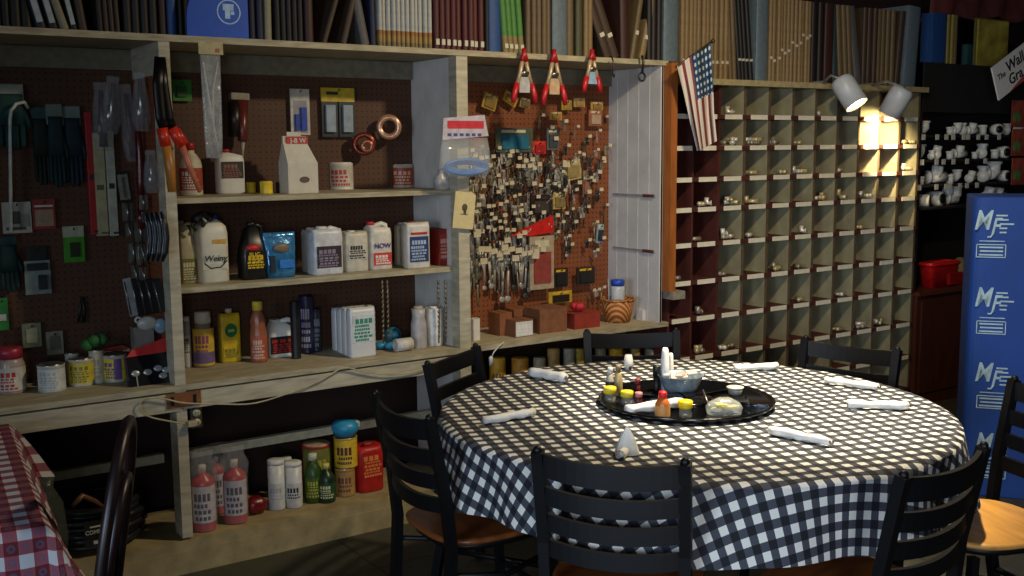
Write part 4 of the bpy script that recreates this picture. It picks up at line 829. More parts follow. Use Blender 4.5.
m = MB(); m.tube([(0, 0, .03), (0, -.01, 0), (.002, 0, -.05)], .006, 6); m.tube([(.02*math.cos(a)+.0, 0, -.07+.02*math.sin(a)) for a in [2*PI*k/14 for k in range(15)]], .005, 6); P = PY(642, 62, 3.96)
single('ring_hook', m, DMETAL, 'dark metal ring hook hanging over the grooved side panel', 'hook', P)
m = MB(); m.tube([(0, 0, .02), (0, -.01, 0), (.004, 0, -.06), (.012, 0, -.07), (.016, 0, -.055)], .004, 6); P = PY(612, 62, 3.96)
single('s_hook', m, DMETAL, 'thin dark hook left of the ring hook', 'hook', P)

# ------------------------------------------------------------------ hardware crowd on the tool pegboard
rnd = random.Random(11)
def proto(fn):
    t = thing('x', None, None); fn(t); return t
SIL = mat('b4b0a2', .4, .25); TAGM = mat('c8bc9c', .6); DK = mat('3a3832', .5, .1); YC = mat('a88c38', .6); GLD = mat('948c70', .4, .3)
def mk_tool(kind, mt):
    m = MB(); tg = MB()
    if kind == 0:   # wrench
        m.tube([(0, 0, -.02), (0, 0, -.11)], .0045, 6); m.tube([(-.008, 0, -.002), (-.01, 0, -.018), (0, 0, -.026), (.01, 0, -.018), (.008, 0, -.002)], .004, 6); m.lathe([(.004, -.003), (.01, -.003), (.01, .003), (.004, .003)], 12, M=T(0, 0, -.118) @ Rx(PI/2))
    elif kind == 1: # pliers
        m.tube([(-.006, 0, 0), (.0, 0, -.03), (-.012, 0, -.06), (-.014, 0, -.1)], [.004, .006, .005, .005], 6); m.tube([(.006, 0, 0), (.0, 0, -.03), (.012, 0, -.06), (.014, 0, -.1)], [.004, .006, .005, .005], 6)
    elif kind == 2: # key blanks bundle
        for i in range(3): m.box(-.004+i*.004, -.001+i*.004, -.01-.004*i, .0, -.045, -.015); m.lathe([(.003, -.001), (.009, -.001), (.009, .001), (.003, .001)], 10, M=T(.002*i, -.004*i, -.01) @ Rx(PI/2))
    elif kind == 3: # latch / hook plate
        m.box(-.012, .012, -.004, 0, -.05, 0); m.tube([(0, -.004, -.02), (0, -.02, -.03), (0, -.02, -.05)], .003, 6)
    elif kind == 4: # chain of links
        for i in range(6): m.tube([(.006*math.cos(a), .006*math.sin(a)*(i % 2), -.008-.013*i+.008*math.sin(a)) for a in [2*PI*k/8 for k in range(9)]], .0018, 5)
    elif kind == 5: # screwdriver
        m.tube([(0, 0, -.05), (0, 0, -.13)], .003, 6); m.tube([(0, 0, 0), (0, 0, -.05)], [.007, .009], 8)
    return m
DEF = [('wrench', 'small open wrench'), ('pliers', 'pair of small pliers'), ('key_blank', 'bunch of key blanks'), ('latch', 'small metal latch'), ('link_chain', 'short link chain'), ('screwdriver', 'small screwdriver')]
PROT = []
tagmesh = B(-.012, .012, -.003, 0, -.004, .013).mesh('price_tag', [TAGM])
hookmesh = MB(); hookmesh.tube([(0, .02, 0), (0, -.03, 0), (0, -.034, .008)], .002, 5); hookmesh = hookmesh.mesh('peg_hook', [SIL])
tm = {}
for kd in range(6):
    for mi, mt in enumerate((SIL, DK, GLD)):
        tm[kd, mi] = mk_tool(kd, mt).mesh(DEF[kd][0], [mt])
mn = ('shiny', 'dark', 'brassy')
def hang(x, y, kd, mi, s=1.0, zone='', tag=True):
    P = PY(x, y, 4.355)
    t = thing(DEF[kd][0], '%s %s %s' % (mn[mi], DEF[kd][1], zone), 'hardware', P, (0, rnd.uniform(-.12, .12), 0), '%s %s %s' % (mn[mi], DEF[kd][0].replace('_', ' '), zone))
    t.scale = (s, s, s)
    for nm, me in (('body', tm[kd, mi]), ('peg_hook', hookmesh)) + ((('price_tag', tagmesh),) if tag else ()):
        o = bpy.data.objects.new(nm, me); C.objects.link(o); o.parent = t
        if nm == 'price_tag': o.location = (0, -.036, .0)
zoneA = 'in the crowded upper cluster of the tool pegboard'; zoneB = 'in the lower cluster of long tools on the pegboard'; zoneC = 'in the sparse right half of the tool pegboard'
for j, y in enumerate((150, 159, 168, 177, 186, 195, 204, 213, 221)):
    for i in range(14):
        x = 463+i*5.6+(j % 2)*3+rnd.uniform(-1, 1)
        if x > 545: continue
        hang(x, y+rnd.uniform(-3, 3), rnd.choice([0, 2, 2, 3, 4, 1]), rnd.choice([0, 0, 1, 2, 1]), rnd.uniform(.8, 1.15), zoneA, tag=rnd.random() < .45)
for j, (y, s) in enumerate(((230, 1.1), (252, 1.5), (258, 1.2))):
    for i in range(11):
        x = 472+i*6.2+(j % 2)*3
        if 510 < x and j == 0: continue
        hang(x, y+rnd.uniform(-3, 3), rnd.choice([0, 5, 0, 1, 5]), rnd.choice([0, 0, 1, 1]), s*rnd.uniform(.85, 1.1), zoneB, tag=j < 2)
for x, y in ((562, 122), (575, 127), (586, 137), (597, 131), (604, 117), (565, 146), (580, 155), (595, 150), (601, 162), (588, 178), (573, 190), (597, 190), (604, 205), (585, 207), (570, 209), (560, 222), (572, 222), (594, 222), (600, 238), (566, 236), (586, 240), (555, 232), (548, 128), (540, 116), (606, 146), (594, 250), (562, 165), (556, 186), (601, 287), (596, 289), (591, 290)):
    hang(x, y, rnd.choice([2, 3, 4, 0]), rnd.choice([0, 1, 2]), rnd.uniform(.7, 1), zoneC)
for k in range(70):
    x = rnd.triangular(540, 606, 545); y = rnd.triangular(118, 262, 180)
    hang(x, y, rnd.choice([0, 1, 2, 3, 4]), rnd.choice([0, 1, 1, 2]), rnd.uniform(.8, 1.15), zoneC, tag=rnd.random() < .35)
for k in range(26):
    x = rnd.uniform(470, 532); y = rnd.uniform(228, 262)
    hang(x, y, rnd.choice([0, 5, 1]), rnd.choice([0, 1, 1, 2]), rnd.uniform(1.2, 1.7), zoneB, tag=rnd.random() < .3)
# larger individual packs there
def pk(bb, c1, c2, lab, c3='c8c0a0', Y=4.36, rot=0): flat('carded_hardware', bb, [mat(c1, .5), mat(c2, .5), mat(c3, .5)], lab, 'package', [('card', [(0, 0, 1, 1, 0)]), ('tool', [(.15, .3, .85, .88, 1, .008), (.15, .08, .8, .2, 2, .001)])], Y=Y, rot=rot)
pk((484, 94, 498, 110), 'a8862c', '7c6428', 'yellowish card beside the second post near the top of the tool board', rot=.3)
pk((505, 94, 519, 105), 'b89038', '8c6c30', 'tilted yellow card left of the first spring clamp', rot=.5)
pk((520, 98, 530, 108), '8c7440', '6c5838', 'dull tan card under the first spring clamp', rot=.2)
pk((561, 100, 571, 110), 'b89838', 'a08438', 'small yellow card under the middle spring clamp')
pk((573, 98, 584, 107), 'c09c60', 'a88448', 'pale tan card between the middle and right clamps')
pk((590, 102, 602, 110), 'b08c40', '907038', 'tan card below the right clamp')
pk((549, 112, 561, 120), 'b89048', '987434', 'wide short tan card below the middle clamp')
pk((588, 110, 601, 126), '9c5c3c', 'b09478', 'brown clear-front pack at the right of the tool board')
pk((495, 128, 532, 152), '4c5444', '1c6480', 'wide grey-green rack of blue-tipped blisters on the tool board', Y=4.34)
pk((546, 128, 558, 150), '5c5c54', '3c4448', 'grey vertical blister pack right of the small red box', Y=4.34)
pk((532, 141, 545, 154), 'c02820', 'a01c18', 'small bright red box on the tool board', c3='d04030', Y=4.34)
pk((562, 160, 579, 180), 'b8a060', '94804c', 'tilted cream card in the middle of the tool board', rot=-.15)
pk((552, 192, 565, 209), 'b89c50', '806c3c', 'yellow paper pack left of a dark slot on the tool board')
pk((530, 195, 550, 215), '241814', '40342c', 'dark brown flat pack above the red saw sheath', c3='3c302c', Y=4.34)
pk((582, 175, 590, 197), '7c5444', '94644c', 'slim brown strip pack on the right of the tool board')
pk((597, 224, 603, 243), '90a0a8', '1c2c34', 'slim white and blue tool pack near the grooved panel', rot=.1)
pk((529, 236, 553, 289), 'a89478', '8c3c34', 'tall cream board of small red parts on the tool board', Y=4.33)
for bb, a_ in (((553, 268, 567, 287), 'left'), ((576, 267, 594, 284), 'right')): pk(bb, '28201c', '1c1816', 'black pack with yellow header, %s one of the pair low on the tool board' % a_, c3='d0a820', Y=4.35)
pk((548, 291, 571, 303), 'b8942c', '241c14', 'yellow pack with black tools lowest on the tool board', c3='d8b030', Y=4.33)
# red saw sheath
m = MB(); q = [PY(x, y, 4.33) for x, y in ((511, 236), (519, 231), (552, 215), (553, 232), (530, 236))]; P = q[0]
m.prism([(v.x-P.x, v.z-P.z) for v in q][::-1], -.008, .004); single('saw_sheath', m, mat('c42018', .45), 'bright red wedge-shaped sheath in the middle of the tool board', 'sheath', (P.x, 4.33, P.z))
# hanging chains under the lower shelf
for x, lb in ((381, 'left one'), (386, 'second one'), (437, 'third one'), (444, 'right one')):
    m = MB(); P = PY(x, 280, 4.05); bt = PY(x, 343, 4.05)
    m.tube([(0, 0, 0), (.004, 0, (bt.z-P.z)*.5), (-.002, 0, max(bt.z-P.z, ZB-P.z+.006))], .0035, 5)
    for k in range(12): m.sphere((0, 0, (bt.z-P.z)*(k+.5)/13), .006, sc=(1, 1, 1.3), seg=6)
    single('bead_chain', m, mat('7c745c', .35, .7), 'thin bead chain hanging in front of the bench goods, %s from the left' % lb if 'right' not in lb else 'thin bead chain hanging nearest the white plank panel', 'chain', (P.x, 4.04, P.z-.0))

# ------------------------------------------------------------------ cord and outlet
pts = [PY(x, y, 3.975) for x, y in ((456, 362), (440, 364), (420, 370), (400, 374), (380, 374), (362, 371), (343, 368), (325, 378), (300, 389), (256, 403), (220, 404), (185, 403), (165, 399), (148, 398), (140, 403), (141, 411), (150, 417), (168, 421), (185, 424))]
sm = []
for i in range(len(pts)-1):
    p0, p1, p2, p3 = pts[max(i-1, 0)], pts[i], pts[i+1], pts[min(i+2, len(pts)-1)]
    for k in range(4):
        s = k/4; sm.append(.5*((2*p1)+(p2-p0)*s+(2*p0-5*p1+4*p2-p3)*s*s+(3*p1-p0-3*p2+p3)*s**3))
m = MB(); m.tube(sm+[pts[-1]], .0033, 6)
t = thing('power_cord', 'cream power cord looped along the bench apron to the outlet', 'cord'); obj('cable', m, mat('b0a684', .5), t)
m = MB(); P = PY(192, 424, 3.97); m.box(P.x-.015, P.x+.018, 3.965, 3.995, P.z-.012, P.z+.01, bev=.003); obj('plug', m, mat('b0a684', .5), t)
P = PY(193, 418, 4.0); t = thing('outlet', 'white double electrical outlet beside the lower post', 'outlet', (P.x+.012, 4.0, P.z))
obj('cover_plate', B(-.022, .022, -.006, .01, -.04, .04, bev=.002), mat('3c3830', .6), t)
for z in (-.018, .02):
    m = MB(); m.lathe([(.001, 0), (.015, 0), (.015, .004), (.001, .005)], M=T(0, -.006, z) @ Rx(PI/2)); m.box(-.006, -.004, -.0115, -.0105, z-.004, z+.005, 1); m.box(.004, .006, -.0115, -.0105, z-.004, z+.005, 1); obj('socket', m, [mat('b8b090', .5), BLACK], t)
m = MB(); pts = [PY(x, y, 3.975) for x, y in ((504, 342), (499, 346), (494, 352), (492, 356))]; m.tube(pts, .003, 6); t = thing('cord_switch', 'short white cord with inline switch hanging off the tool bench edge', 'switch'); obj('cable', m, WHITEB, t)
m = MB(); P = PY(491, 361, 3.97); m.loft([(P.z-.02, .008, .006, P.x, 3.97), (P.z+.015, .01, .008, P.x, 3.97), (P.z+.022, .005, .005, P.x, 3.97)], 3, 12); obj('switch_body', m, WHITEB, t)

# ------------------------------------------------------------------ fittings in the pigeonholes
def fit_mesh(k, mt):
    m = MB()
    if k == 0: m.tube([(-.016, 0, .01), (0, 0, .01), (.0, 0, .03)], .009, 8); m.tube([(-.018, 0, .01), (-.014, 0, .01)], .011, 6)
    elif k == 1: m.tube([(-.02, 0, .01), (.02, 0, .01)], .008, 8); m.tube([(0, 0, .01), (0, -.016, .01)], .008, 8)
    else: m.tube([(-.015, 0, .009), (.002, 0, .009)], .009, 6); m.tube([(0, 0, .009), (.016, .003, .009)], .006, 8)
    return m.mesh('pipe_fitting', [mt])
FM = [fit_mesh(k, mt) for mt in (mat('ccbc8c', .35, .4), mat('d8d4c8', .35, .3), mat('a09884', .4, .5)) for k in range(3)]
FN = ['brass elbow fitting', 'brass tee fitting', 'brass nipple fitting', 'bright elbow fitting', 'bright tee fitting', 'bright nipple fitting', 'dull elbow fitting', 'dull tee fitting', 'dull nipple fitting']
heaps = {(0, 2): 2, (1, 2): 5, (1, 3): 5, (1, 4): 3, (2, 5): 3, (2, 4): 2, (3, 1): 3, (3, 2): 4, (3, 3): 3, (4, 2): 4, (4, 3): 1, (4, 1): 1, (5, 2): 2, (5, 4): 3, (5, 0): 2, (6, 1): 2, (7, 2): 3, (7, 1): 3,
 (2, 10): 2, (2, 7): 1, (3, 8): 4, (3, 7): 4, (3, 6): 3, (4, 8): 2, (1, 10): 3, (7, 8): 4, (7, 9): 5, (7, 7): 2, (8, 8): 3, (2, 3): 1, (5, 5): 1, (6, 5): 1, (6, 7): 1, (1, 5): 1, (0, 6): 1, (4, 5): 1}
for (r_, k), n in heaps.items():
    z = rows[r_]-.008
    for i in range(n):
        q = rnd.randrange(9); 
        o = bpy.data.objects.new('pipe_fitting', FM[q]); C.objects.link(o)
        o.location = (CX0+(k-.5)*CW+(rnd.random()-.5)*.11, 4.0+.02+.03*rnd.random(), z+.002+(.016 if i > 2 else 0)); o.rotation_euler = (0, 0, rnd.uniform(0, 6))
        o.scale = (1.45, 1.45, 1.45)
        props(o, '%s lying in one of the wooden pigeonholes' % FN[q], 'fitting', FN[q]+'s in the pigeonholes')
# ------------------------------------------------------------------ clamp lamps
def lamp(Px, Py, Pz, d, L, rad, lab, on):
    t = thing('spot_lamp', lab, 'lamp', (Px, Py, Pz))
    q = Vector(d).normalized().to_track_quat('Z', 'Y').to_matrix().to_4x4()
    m = MB(); m.lathe([(.001, 0), (rad*.7, 0), (rad*.9, .01), (rad, .03), (rad, L), (rad*.94, L), (rad*.94, L-.03), (.001, L-.031)], 28, M=q); obj('shade', m, mat('b4b8bc', .4, var=.05), t)
    m = MB(); m.lathe([(.001, L-.03), (rad*.93, L-.03), (rad*.9, L-.012), (rad*.5, L-.004), (.001, L-.002)], 24, M=q); bl = obj('bulb', m, mat('ffd890', .4, emit=(30 if on else 3)), t)
    m = MB(); a = Vector((0, 4.0-Py-.02, 1.962-Pz)); m.tube([(0, 0, 0), tuple(a*.5+Vector((0, 0, .03))), tuple(a)], .008, 8); m.box(a.x-.02, a.x+.02, a.y-.02, a.y+.05, a.z, a.z+.012); obj('bracket', m, mat('8c8c88', .4, .5), t)
    return t, q
P = PY(840, 79, 3.86); d1 = (.13, -.55, -.80); lamp(P.x, 3.86, P.z, d1, .175, .064, 'white can spotlight with a glowing mouth clamped to the cabinet top', True)
Pl = PY(904, 88, 3.76); d2 = (-.20, .42, -.88); lamp(Pl.x, 3.76, Pl.z, d2, .165, .064, 'white can spotlight facing away over the bright pigeonholes', False)

# ------------------------------------------------------------------ flag
fg, nt, b = nodes('flag_cloth', .8)
uv = nt.nodes.new('ShaderNodeUVMap'); sp = nt.nodes.new('ShaderNodeSeparateXYZ'); nt.links.new(uv.outputs[0], sp.inputs[0])
U_, V_ = sp.outputs[0], sp.outputs[1]
stp = math_n(nt, 'GREATER_THAN', math_n(nt, 'FRACT', math_n(nt, 'MULTIPLY', U_, 4.5)), .6)
canton = math_n(nt, 'MULTIPLY', math_n(nt, 'GREATER_THAN', U_, .42), math_n(nt, 'LESS_THAN', V_, .46))
fx = math_n(nt, 'SUBTRACT', math_n(nt, 'FRACT', math_n(nt, 'MULTIPLY', U_, 9)), .5)
fy = math_n(nt, 'SUBTRACT', math_n(nt, 'FRACT', math_n(nt, 'MULTIPLY', V_, 14)), .5)
rr = math_n(nt, 'SQRT', math_n(nt, 'ADD', math_n(nt, 'MULTIPLY', fx, fx), math_n(nt, 'MULTIPLY', fy, fy)))
star = math_n(nt, 'LESS_THAN', rr, .27)
colr = mixc(nt, canton, mixc(nt, stp, lin('c8c0b4'), lin('7c3430')), mixc(nt, star, lin('1c3c5c'), lin('c0c8c8')))
nt.links.new(colr, b.inputs['Base Color'])
m = MB(); m.uv = []
NU, NV = 24, 30
Lf = [(677, 66), (684, 95), (690, 122), (697, 151)]; Mf = [(694, 54), (698, 88), (701, 118), (704, 148)]; Rf = [(711, 43), (713, 80), (714, 112), (717, 141)]
def interp(L, v):
    s = v*(len(L)-1); i = min(int(s), len(L)-2); s -= i; return (L[i][0]*(1-s)+L[i+1][0]*s, L[i][1]*(1-s)+L[i+1][1]*s)
vs = []
for j in range(NV+1):
    v = j/NV
    for i in range(NU+1):
        uu = i/NU; a, c_, e_ = interp(Lf, v), interp(Mf, v), interp(Rf, v)
        if uu < .5: x = a[0]+(c_[0]-a[0])*uu*2; y = a[1]+(c_[1]-a[1])*uu*2
        else: x = c_[0]+(e_[0]-c_[0])*(uu*2-1); y = c_[1]+(e_[1]-c_[1])*(uu*2-1)
        Yd = 3.84+.02*math.sin(uu*9+v*2)+.012*math.sin(uu*17+1)
        vs.append(PY(x, y, Yd)); m.uv.append((uu, v))
m.add(vs, [(j*(NU+1)+i, j*(NU+1)+i+1, (j+1)*(NU+1)+i+1, (j+1)*(NU+1)+i) for j in range(NV) for i in range(NU)], 0, True)
t = thing('flag', 'small American flag hanging folded between the tool bay and the pigeonholes', 'flag'); obj('cloth', m, fg, t)
m = MB(); m.tube([PY(676, 67, 3.86), PY(713, 41, 3.86)], .006, 8); m.sphere(tuple(PY(713, 41, 3.86)), .011, seg=8); obj('flag_pole', m, mat('3c2c1c', .5), t)

# ------------------------------------------------------------------ rack of white pipe fittings and things beyond the cabinet
rk = thing('fittings_rack', 'dark wall rack of white pipe fittings right of the pigeonholes', 'rack', (0, 0, 0))
DKW = mat('1c1413', .7)
zt = PY(925, 62, 4.02).z
zr = [PY(950, y, 4.05).z for y in (135, 159.5, 184, 206)]
xr0, xr1 = 5.74, 7.9
m = MB(); m.box(xr0, xr1, 4.30, 4.31, .73, zt); obj('back_board', m, DKW, rk)
for z in zr: obj('shelf', B(xr0, xr1, 4.03, 4.30, z-.014, z), DKW, rk)
obj('top_cupboard', B(xr0, xr1, 4.02, 4.30, zr[0]+.14, zt), mat('1a1716', .7), rk)
obj('side_panel', B(xr0, xr0+.015, 4.03, 4.30, .73, zt), DKW, rk)
PVC = mat('d8d6ca', .4, var=.1)
def pvc_mesh(k):
    m = MB()
    if k == 0: m.tube([(-.035, 0, .03), (-.01, 0, .03), (.0, 0, .04), (.0, 0, .075)], .024, 12); m.tube([(-.04, 0, .03), (-.03, 0, .03)], .03, 12); m.tube([(0, 0, .068), (0, 0, .08)], .03, 12)
    elif k == 1: m.tube([(-.045, 0, .03), (.045, 0, .03)], .025, 12); m.tube([(0, 0, .03), (0, -.01, .08)], .025, 12); m.tube([(-.05, 0, .03), (-.04, 0, .03)], .03, 12)
    elif k == 2: m.tube([(0, -.03, .03), (0, .03, .03)], .03, 14); m.tube([(0, -.031, .03), (0, -.035, .03)], .02, 14, 1)
    else: m.tube([(0, 0, 0), (0, 0, .05)], .025, 12); m.tube([(0, 0, .045), (0, 0, .06)], .03, 12)
    return m.mesh('pvc_fitting', [PVC, BLACK])
PM = [pvc_mesh(k) for k in range(4)]
PN = ['white elbow pipe fitting', 'white tee pipe fitting', 'white coupling pipe fitting lying end-on', 'white upright socket fitting']
shelfn = ['the top row of the dark rack', 'the second row of the dark rack', 'the third row of the dark rack', 'the bottom row of the dark rack']
pv = [(0, 924, 0, .9), (0, 952, 3, .7), (0, 957, 0, .8), (0, 964, 0, .8), (0, 971, 1, .8), (0, 984, 3, .9), (0, 995, 2, 1), (0, 1009, 0, .8), (0, 1018, 1, .9),
      (1, 923, 0, 1), (1, 932, 0, .6), (1, 939, 1, .9), (1, 950, 3, .7), (1, 962, 1, .9), (1, 975, 3, .6), (1, 985, 0, 1), (1, 995, 3, .8), (1, 1005, 2, 1.1),
      (2, 922, 3, .7), (2, 940, 1, 1.2), (2, 951, 3, .8), (2, 961, 0, .9), (2, 972, 1, .8), (2, 987, 0, 1.1), (2, 995, 0, 1.4), (2, 1007, 2, 1),
      (3, 925, 2, 1.1), (3, 940, 2, 1.3), (3, 957, 0, 1.4), (3, 952, 1, 1.2), (3, 990, 1, 1.1), (3, 1003, 1, 1)]
for i, (r_, x, k, s) in enumerate(pv):
    P = PY(x, 150, 4.1); o = bpy.data.objects.new('pvc_fitting', PM[k]); C.objects.link(o)
    o.location = (P.x, 4.10+.02*(i % 2), zr[r_]+.001); o.scale = (s*1.2, s*1.2, s*1.2); o.rotation_euler = (0, 0, rnd.uniform(-.6, .6))
    props(o, '%s in %s' % (PN[k], shelfn[r_]), 'fitting', '%ss in %s' % (PN[k], shelfn[r_]))
tgm = B(-.018, .018, -.003, 0, -.03, .004).mesh('price_tag', [mat('c8c4b0', .6)])
for r_ in range(3):
    for x in (922, 936, 946, 952, 963, 968, 977, 985, 1000):
        if rnd.random() < .2: continue
        P = PY(x+rnd.uniform(-2, 2), 150, 4.03); o = bpy.data.objects.new('price_tag', tgm); C.objects.link(o); o.parent = rk; o.location = (P.x, 4.03, zr[r_])
# books on rack top
book(PY(927, 60, 4.1).x, PY(943, 60, 4.1).x, 'blue', zt+.001, PY(930, 13, 4.1).z-zt, 0, 'with pale dots on top of the dark rack', None, D=.08, yf=4.06)
x0 = PY(943, 60, 4.1).x; x1 = PY(953, 60, 4.1).x
for i in range(3): book(x0+(x1-x0)*i/3, x0+(x1-x0)*(i+1)/3, 'yellow' if i < 2 else 'tan', zt+.001, PY(945, 15, 4.1).z-zt, 0, 'beside the blue one on top of the dark rack', None, D=.2, yf=4.06, grp='yellowish books on the dark rack')
m = MB()
P = PY(980, 60, 4.05); w = PY(1010, 60, 4.05).x-P.x; h = PY(995, 20, 4.05).z-zt
t = thing('picture_panel', 'yellow and green patterned picture panel leaning on top of the dark rack', 'picture', (P.x+w/2, 4.08, zt))
obj('panel', B(-w/2, w/2, -.01, .01, 0, h), mat('a09038', .6, var=.6, scale=9), t); obj('border', B(-w/2-.01, w/2+.01, .0, .015, -.0, h+.01), mat('5c5424', .6), t)
m = MB(); m.box(-.06, .06, -.02, .02, 0, .14); P = PY(972, 62, 4.1); single('box', m, mat('1c4444', .6, var=.5), 'dark teal box left of the yellow picture panel', 'box', (P.x+.02, 4.13, zt))
m = MB(); m.loft([(0, .5, .05), (.1, .6, .07), (.2, .55, .06), (.3, .6, .04)], 3, 30); P = PY(985, 20, 4.2); single('cloth_bundle', m, mat('4c1c18', .8, var=.5, bump=1), 'dark red cloth bundle heaped high above the picture panel', 'cloth', (P.x, 4.2, zt+.21)) if False else None
m = MB()
vs = []; NU = 20
for j in range(9):
    for i in range(NU+1):
        q = PY(932+i*5.2, -12+j*4+3*math.sin(i*.9)*(j/8), 4.12); vs.append((q.x, 4.12+.02*math.sin(i*1.3+j*.2), q.z))
m.add(vs, [(j*(NU+1)+i, j*(NU+1)+i+1, (j+1)*(NU+1)+i+1, (j+1)*(NU+1)+i) for j in range(8) for i in range(NU)], 0, True)
o = single('fabric_valance', m, mat('5c2420', .8, var=.5, scale=9), 'dark red patterned fabric hanging high above the dark rack', 'fabric'); md = o.modifiers.new('s', 'SOLIDIFY'); md.thickness = .006
# tilted sign
P = PY(992, 68, 3.85)
t = thing('store_sign', 'tilted white sign with black words hanging at the right edge', 'sign', (P.x, 3.85, P.z), (0, math.radians(-26), 0))
w, h = .52, .215
m = MB(); m.box(0, w, 0, .01, -h, 0); m.add([(0.12, -.001, -h), (w, -.001, -h), (w, -.001, -h*.62)], [(0, 1, 2)], 1); obj('board', m, [mat('e8e4da', .6, var=.05), mat('b85448', .6)], t)
m = MB(); m.text('The', .055, T(.075, -.002, -.085), 0); m.text('Wall', .1, T(.24, -.002, -.065), 0, sx=1.05, ext=.001); m.text('Gra', .095, T(.215, -.002, -.15), 0, sx=1.05, ext=.001); obj('lettering', m, mat('14181c', .6), t)
# reddish packs at the right edge
for i in range(3):
    P = PY(1012, 100+i*29, 3.98); w = .16; h = P.z-PY(1012, 127+i*29, 3.98).z
    t = thing('seed_packet', ['topmost', 'middle', 'lowest'][i]+' red and green printed pack hung at the right edge of the dark rack', 'packet', (P.x+w/2, 3.98, P.z))
    obj('card', B(-w/2, w/2, -.006, 0, -h, 0), mat('9c4430', .6, var=.6, scale=14), t); obj('print', B(-w*.4, w*.1, -.009, -.006, -h*.8, -h*.45), mat('5c7c40', .6, var=.5), t)
    m = MB(); m.tube([(0, 0, -.01), (0, .05, -.01)], .003, 6); obj('hook', m, DMETAL, t)
# brown cabinet
BRN = mat('4a2014', .6, var=.3, scale=5, stretch=(6, 6, 1))
t = thing('wooden_counter', 'reddish-brown wooden counter between the pigeonholes and the blue carton', 'counter', (6.12, 3.99, 0))
obj('body', B(-.40, .5, 0, .3, 0, .70), BRN, t); obj('counter_top', B(-.41, .52, -.02, .3, .70, .722), mat('5c2c1c', .5), t); obj('front_panel', B(-.36, .46, -.008, 0, .08, .66), BRN, t)
P = PY(944, 286, 4.06); t = thing('bucket', 'bright red plastic basket on the brown counter', 'bucket', (P.x, 4.1, .723))
wq = PY(958, 286, 4.06).x-PY(930, 286, 4.06).x; hq = PY(944, 262, 4.06).z-.723
m = MB(); m.loft([(0, wq*.44, .05), (hq*.9, wq*.5, .06), (hq, wq*.52, .063), (hq, wq*.47, .056), (.01, wq*.4, .045)], 5, 28); obj('body', m, mat('c01818', .4), t)
m = MB(); m.loft([(hq*.86, wq*.53, .064), (hq*.98, wq*.54, .066)], 5, 28); obj('rim', m, mat('d42020', .4), t)
m = MB(); m.box(wq*.02, wq*.5, -.075, -.052, .01, hq*.55, bev=.004); obj('front_cup', m, mat('901414', .4), t)
m = MB(); m.lathe([(.001, 0), (.035, 0), (.045, .1), (.04, .13), (.02, .15), (.001, .155)]); P = PY(959, 283, 4.2); single('paper_cup', m, mat('8c7c5c', .7, bump=1), 'beige crumpled cup behind the red basket', 'cup', (P.x, 4.2, .723))
# blue carton
bl = PZ(959, 494, 0); dirv = Vector((.60, -.80, 0)); ang = math.atan2(dirv.y, dirv.x)
hB = PX(968, 197, bl.x).z
t = thing('blue_carton', 'tall blue display carton with repeated white monogram', 'carton', (bl.x, bl.y, 0), (0, 0, ang))
obj('body', B(0, .62, 0, .45, 0, hB, bev=.004), mat('063a88', .7, var=.15, scale=4), t)
WL = mat('9cb8c4', .5)
for i, yp in enumerate((230, 307, 382, 452)):
    q = ray(992, yp); fc = dirv.cross(Vector((0, 0, 1))); tt = (bl-O).dot(fc)/q.dot(fc); z = (O+q*tt).z
    m = MB(); cx = (O+q*tt-Vector((bl.x, bl.y, 0))).dot(dirv.normalized())
    m.text('M', .125, T(cx-.042, -.002, z+.04), 0, shear=.25, sx=.72, ext=.0008); m.text('F', .105, T(cx+.012, -.002, z+.014), 0, shear=.25, sx=.75, ext=.0008)
    m.tube([(cx+.006, -.002, z-.016), (cx-.004, -.002, z-.032), (cx-.018, -.002, z-.032)], .005, 5)
    for k, (a, e_) in enumerate(((.015, .062), (.022, .066), (.032, .09), (.03, .062), (.032, .06))): m.box(cx+a, cx+e_, -.002, 0, z+.062-k*.019, z+.069-k*.019)
    m.box(cx-.05, cx+.055, -.0015, 0, z-.052, z-.048)
    x0, x1, z0, z1 = cx-.062, cx+.062, z-.125, z-.064
    for a in ((x0, x1, z0, z0+.004), (x0, x1, z1-.004, z1), (x0, x0+.004, z0, z1), (x1-.004, x1, z0, z1)): m.box(a[0], a[1], -.002, 0, a[2], a[3])
    for k in range(3): m.box(x0+.012+.004*(k % 2), x1-.012, -.0015, 0, z1-.018-k*.017, z1-.011-k*.017)
    o = obj('monogram', m, WL, t)

# ------------------------------------------------------------------ round table
TC = Vector((2.46, 2.56, 0)); TR = .83
t = thing('round_table', 'round dining table under the black and white checked cloth', 'table', (TC.x, TC.y, 0))
m = MB(); m.lathe([(.001, .725), (TR, .725), (TR+.002, .74), (TR, .752), (.001, .752)], 64); obj('table_top', m, mat('5c3c24', .5), t)
m = MB(); m.lathe([(.05, .03), (.045, .08), (.04, .7), (.12, .725)], 24); obj('pedestal', m, BLACKM, t)
for k in range(4):
    m = MB(); a = PI/4+k*PI/2; m.tube([(0, 0, .06), (.2*math.cos(a), .2*math.sin(a), .05), (.36*math.cos(a), .36*math.sin(a), .02)], .025, 8); obj('foot', m, BLACKM, t)
GING = gingham('gingham_black', .049, 'd6d4ca', '3d4049', '0c0e16')
m = MB(); m.uv = []
NA = 360; rings = [(0.02+ (TR-.03)*k/14, 0) for k in range(15)]
vs = []; crot = math.radians(-17)
def dropf(a): return .208+.018*math.cos(a-math.radians(262))+.008*math.sin(7*a)
sp_list = [0, .01, .025, .05, .08, .11, .14, .17, .2, 1.0]
for (rad, _) in rings:
    for i in range(NA):
        a = 2*PI*i/NA; vs.append((rad*math.cos(a), rad*math.sin(a), .756)); m.uv.append((rad*math.cos(a-crot)+3, rad*math.sin(a-crot)+3))
